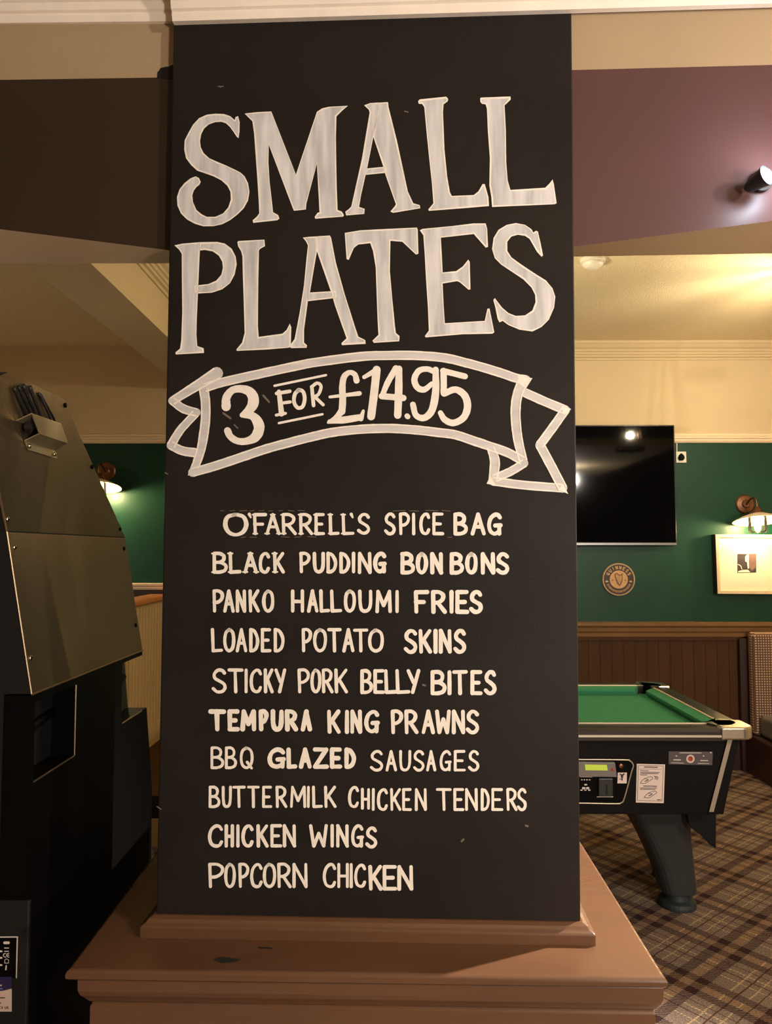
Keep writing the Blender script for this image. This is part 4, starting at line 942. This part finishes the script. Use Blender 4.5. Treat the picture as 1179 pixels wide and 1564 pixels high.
# wall lamps
def wall_lamp(px, py, label, _=0):
    """px, py: pixel of the round back plate."""
    c = onY(px, py, YB); D = .17
    t = empty('wall_lamp', (c.x, YB-.001, c.z), label, 'wall lamp', 'bronze wall lamps on the green wall')
    bm = bmesh.new(); lathe(bm, [(.066, 0), (.066, .008), (.058, .016), (.03, .02), (.022, .03)], (c.x, YB-.001, c.z), 'y', 36); link('back_plate', bm, 'bronze', t, smooth=False)
    sx = c.x+.004; sh = c.z-.105
    bm = bmesh.new(); tube(bm, spline([(c.x, YB-.025, c.z-.005), (c.x, YB-.09, c.z+.03), (c.x+.002, YB-.145, c.z+.03), (sx, YB-D+.006, c.z), (sx, YB-D, c.z-.05), (sx, YB-D, sh+.03)], 6), .007, 10); link('arm', bm, 'bronze', t, smooth=True)
    bm = bmesh.new(); lathe(bm, [(.018, .046), (.024, .040), (.036, .034), (.055, .026), (.11, .006), (.158, -.018), (.160, -.022), (.157, -.022), (.11, .001), (.05, .018), (.03, .02)], (sx, YB-D, sh), 'z', 48)
    bmesh.ops.rotate(bm, verts=bm.verts, cent=(sx, YB-D, sh), matrix=Matrix.Rotation(math.radians(-11), 3, 'X'))
    link('lamp_shade', bm, 'enamel', t, smooth=True)
    bm = bmesh.new(); lathe(bm, [(.02, .075), (.03, .05), (.05, .032), (.052, .027), (.02, .040)], (sx, YB-D, sh), 'z', 32); link('shade_cap', bm, 'bronze', t, smooth=True)
    bm = bmesh.new()
    lathe(bm, [(.056, .016), (.058, .0), (.058, -.085), (.05, -.10), (.048, -.10), (.0555, -.084), (.0555, 0), (.0535, .016)], (sx, YB-D, sh), 'z', 36); link('glass_jar', bm, 'glass', t, smooth=True)
    bm = bmesh.new(); lathe(bm, [(.006, -.01), (.012, -.02), (.018, -.045), (.02, -.065), (.014, -.085), (.004, -.094)], (sx, YB-D, sh), 'z', 20); link('bulb', bm, 'bulb', t, smooth=True)
wall_lamp(1137, 770, 'lit bronze wall lamp with shallow shade above the framed picture', 5)
wall_lamp(163, 720, 'lit bronze wall lamp partly hidden behind the gaming machine', 5)

# framed picture (hangs a little crooked)
yp = YB-.068
PF = lambda x, y, o=0.0: onY(x, y, yp-o)
fp0 = PF(1140, 862)
fp = empty('framed_picture', (fp0.x, YB-.001, fp0.z), 'pale framed picture with small dark print hanging under the right wall lamp', 'picture')
oc = [PF(1092.5, 816), PF(1230, 817), PF(1232, 908), PF(1096, 907)]
ic = [PF(1097.5, 821), PF(1226, 822), PF(1228, 902), PF(1101, 902)]
bm = bmesh.new()
A = [bm.verts.new(p) for p in oc]; B = [bm.verts.new(p) for p in ic]; A2 = [bm.verts.new(p+Vector((0, .064, 0))) for p in oc]; B2 = [bm.verts.new(p+Vector((0, .012, 0))) for p in ic]
for k in range(4):
    j = (k+1) % 4
    bm.faces.new((A[k], A[j], B[j], B[k])); bm.faces.new((A[k], A[j], A2[j], A2[k])).material_index = 1; bm.faces.new((B[k], B[j], B2[j], B2[k]))
bm.faces.new(A2); link('frame', bm, ['frame', 'darkwood'], fp, bevel=.002)  # dark sides: shadow at the frame's edge is put into their colour
bm = bmesh.new(); prism(bm, [p+Vector((0, .010, 0)) for p in ic], (0, .008, 0)); mt = link('mount', bm, 'mount', fp)
bm = bmesh.new(); yy2 = lambda x, y, o: onY(x, y, yp+.009-o)
fillpoly(bm, lambda x, y: yy2(x, y, 0), [(1126, 846), (1155, 846), (1155, 874.5), (1126, 874.5)], 0)
fillpoly(bm, lambda x, y: yy2(x, y, .0006), [(1144, 846.3), (1155, 846.3), (1154.8, 866), (1148, 872), (1144, 866)], 1)
fillpoly(bm, lambda x, y: yy2(x, y, .0012), [(1141, 847), (1144, 846.5), (1143.5, 856), (1144, 868), (1142, 868.5), (1141, 859), (1138, 857), (1138, 850)], 2)
fillpoly(bm, lambda x, y: yy2(x, y, .0012), [(1127, 872.5), (1134, 870.5), (1142, 870), (1146, 874), (1128, 874)], 2)
stroke(bm, lambda x, y: yy2(x, y, .0012), [(1127, 862), (1131, 864), (1133, 869)], 1, True, 2)
link('print', bm, ['photo_dk', 'photo_md', 'photo_lt'], mt, recalc=False)

# banquette in the right corner
xb0 = onY(1143, 1000, 5.12).x
bq = empty('banquette', (xb0+.5, 4.8, 0), 'banquette with checked backrest and grey seat at the right edge', 'bench seat')
bm = bmesh.new(); box(bm, xb0-.02, XR-.02, 4.25, YB-.055, .001, .26); link('base', bm, 'darkwood', bq, bevel=.006)
zb1 = onY(1160, 965, 5.1).z
bm = bmesh.new(); box(bm, xb0, XR-.03, 5.06, YB-.056, .262, zb1); link('backrest', bm, 'check', bq, bevel=.03, bseg=4)
bm = bmesh.new(); box(bm, onY(1166, 1100, 5.0).x, XR-.03, 4.3, 5.055, .262, onY(1170, 1094, 5.0).z); link('seat_cushion', bm, 'grey_uph', bq, bevel=.03, bseg=4)

# smoke detector on the back room ceiling
c = onZ(905, 396, ZC)
sd = empty('smoke_detector', (c.x, c.y, ZC), 'white round detector on the stippled ceiling beside the pillar', 'smoke detector')
bm = bmesh.new(); lathe(bm, [(.062, -.001), (.062, -.016), (.055, -.02)], (c.x, c.y, ZC), 'z', 36); link('mounting_base', bm, 'plastic', sd)
bm = bmesh.new(); lathe(bm, [(.052, -.018), (.05, -.03), (.035, -.044), (.018, -.05)], (c.x, c.y, ZC), 'z', 36); link('dome', bm, 'plastic', sd, smooth=True)

# pendant lamp out of frame to the right: its chains throw the streaks on the ceiling
pd = empty('pendant_lamp', (2.12, 3.75, ZC), 'bronze ring pendant lamp hanging from the stippled ceiling', 'pendant lamp')
bm = bmesh.new(); lathe(bm, [(.06, -.001), (.06, -.02), (.02, -.05)], (2.12, 3.75, ZC), 'z', 28); link('ceiling_rose', bm, 'bronze', pd)
for k in range(7):
    a = 2*PI*k/7+.2
    bm = bmesh.new(); tube(bm, [(2.12+.03*math.cos(a), 3.75+.03*math.sin(a), ZC-.03), (2.12+.11*math.cos(a), 3.75+.11*math.sin(a), ZC-.56)], .005, 8); link('chain', bm, 'bronze', pd)
bm = bmesh.new(); lathe(bm, [(.125, -.55), (.125, -.58), (.10, -.58), (.10, -.55)], (2.12, 3.75, ZC), 'z', 40); link('lamp_ring', bm, 'bronze', pd)

# cool spotlight on the maroon beam
c = onP(1160, 279, -.006)
sl = empty('spotlight', (c.x, c.y, c.z), 'small bright cool white spotlight on the maroon beam at the right edge', 'spotlight')
bm = bmesh.new(); lathe(bm, [(.022, 0), (.022, .010), (.010, .014), (.006, .04)], (c.x, c.y-.001, c.z), 'y', 28); link('wall_rose', bm, 'machine', sl)
d = Vector((.50, -.84, .18)).normalized()
hc = onP(1160, 275, .034)
def along(bm, prof, o, d, seg=28):
    a = d.cross(Vector((0, 0, 1))).normalized(); b = d.cross(a)
    loft(bm, [[o+d*h+a*r*math.cos(2*PI*k/seg)+b*r*math.sin(2*PI*k/seg) for k in range(seg)] for r, h in prof])
bm = bmesh.new(); along(bm, [(.004, -.032), (.010, -.027), (.015, -.008), (.019, .009), (.021, .016), (.018, .016), (.015, .008)], hc, d); link('head', bm, 'leg', sl)
bm = bmesh.new(); along(bm, [(.0172, .010), (.017, .016), (.010, .021), (.003, .023)], hc, d); link('lens', bm, 'spotlens', sl, smooth=True)
l = bpy.data.lights.new('spot_light', 'POINT'); l.energy = 2.4; l.color = COOL; l.shadow_soft_size = .025
lo = bpy.data.objects.new('spot_light', l); COL.objects.link(lo); lo.location = hc+d*.052; lo.parent = sl; lo.matrix_parent_inverse = sl.matrix_world.inverted()
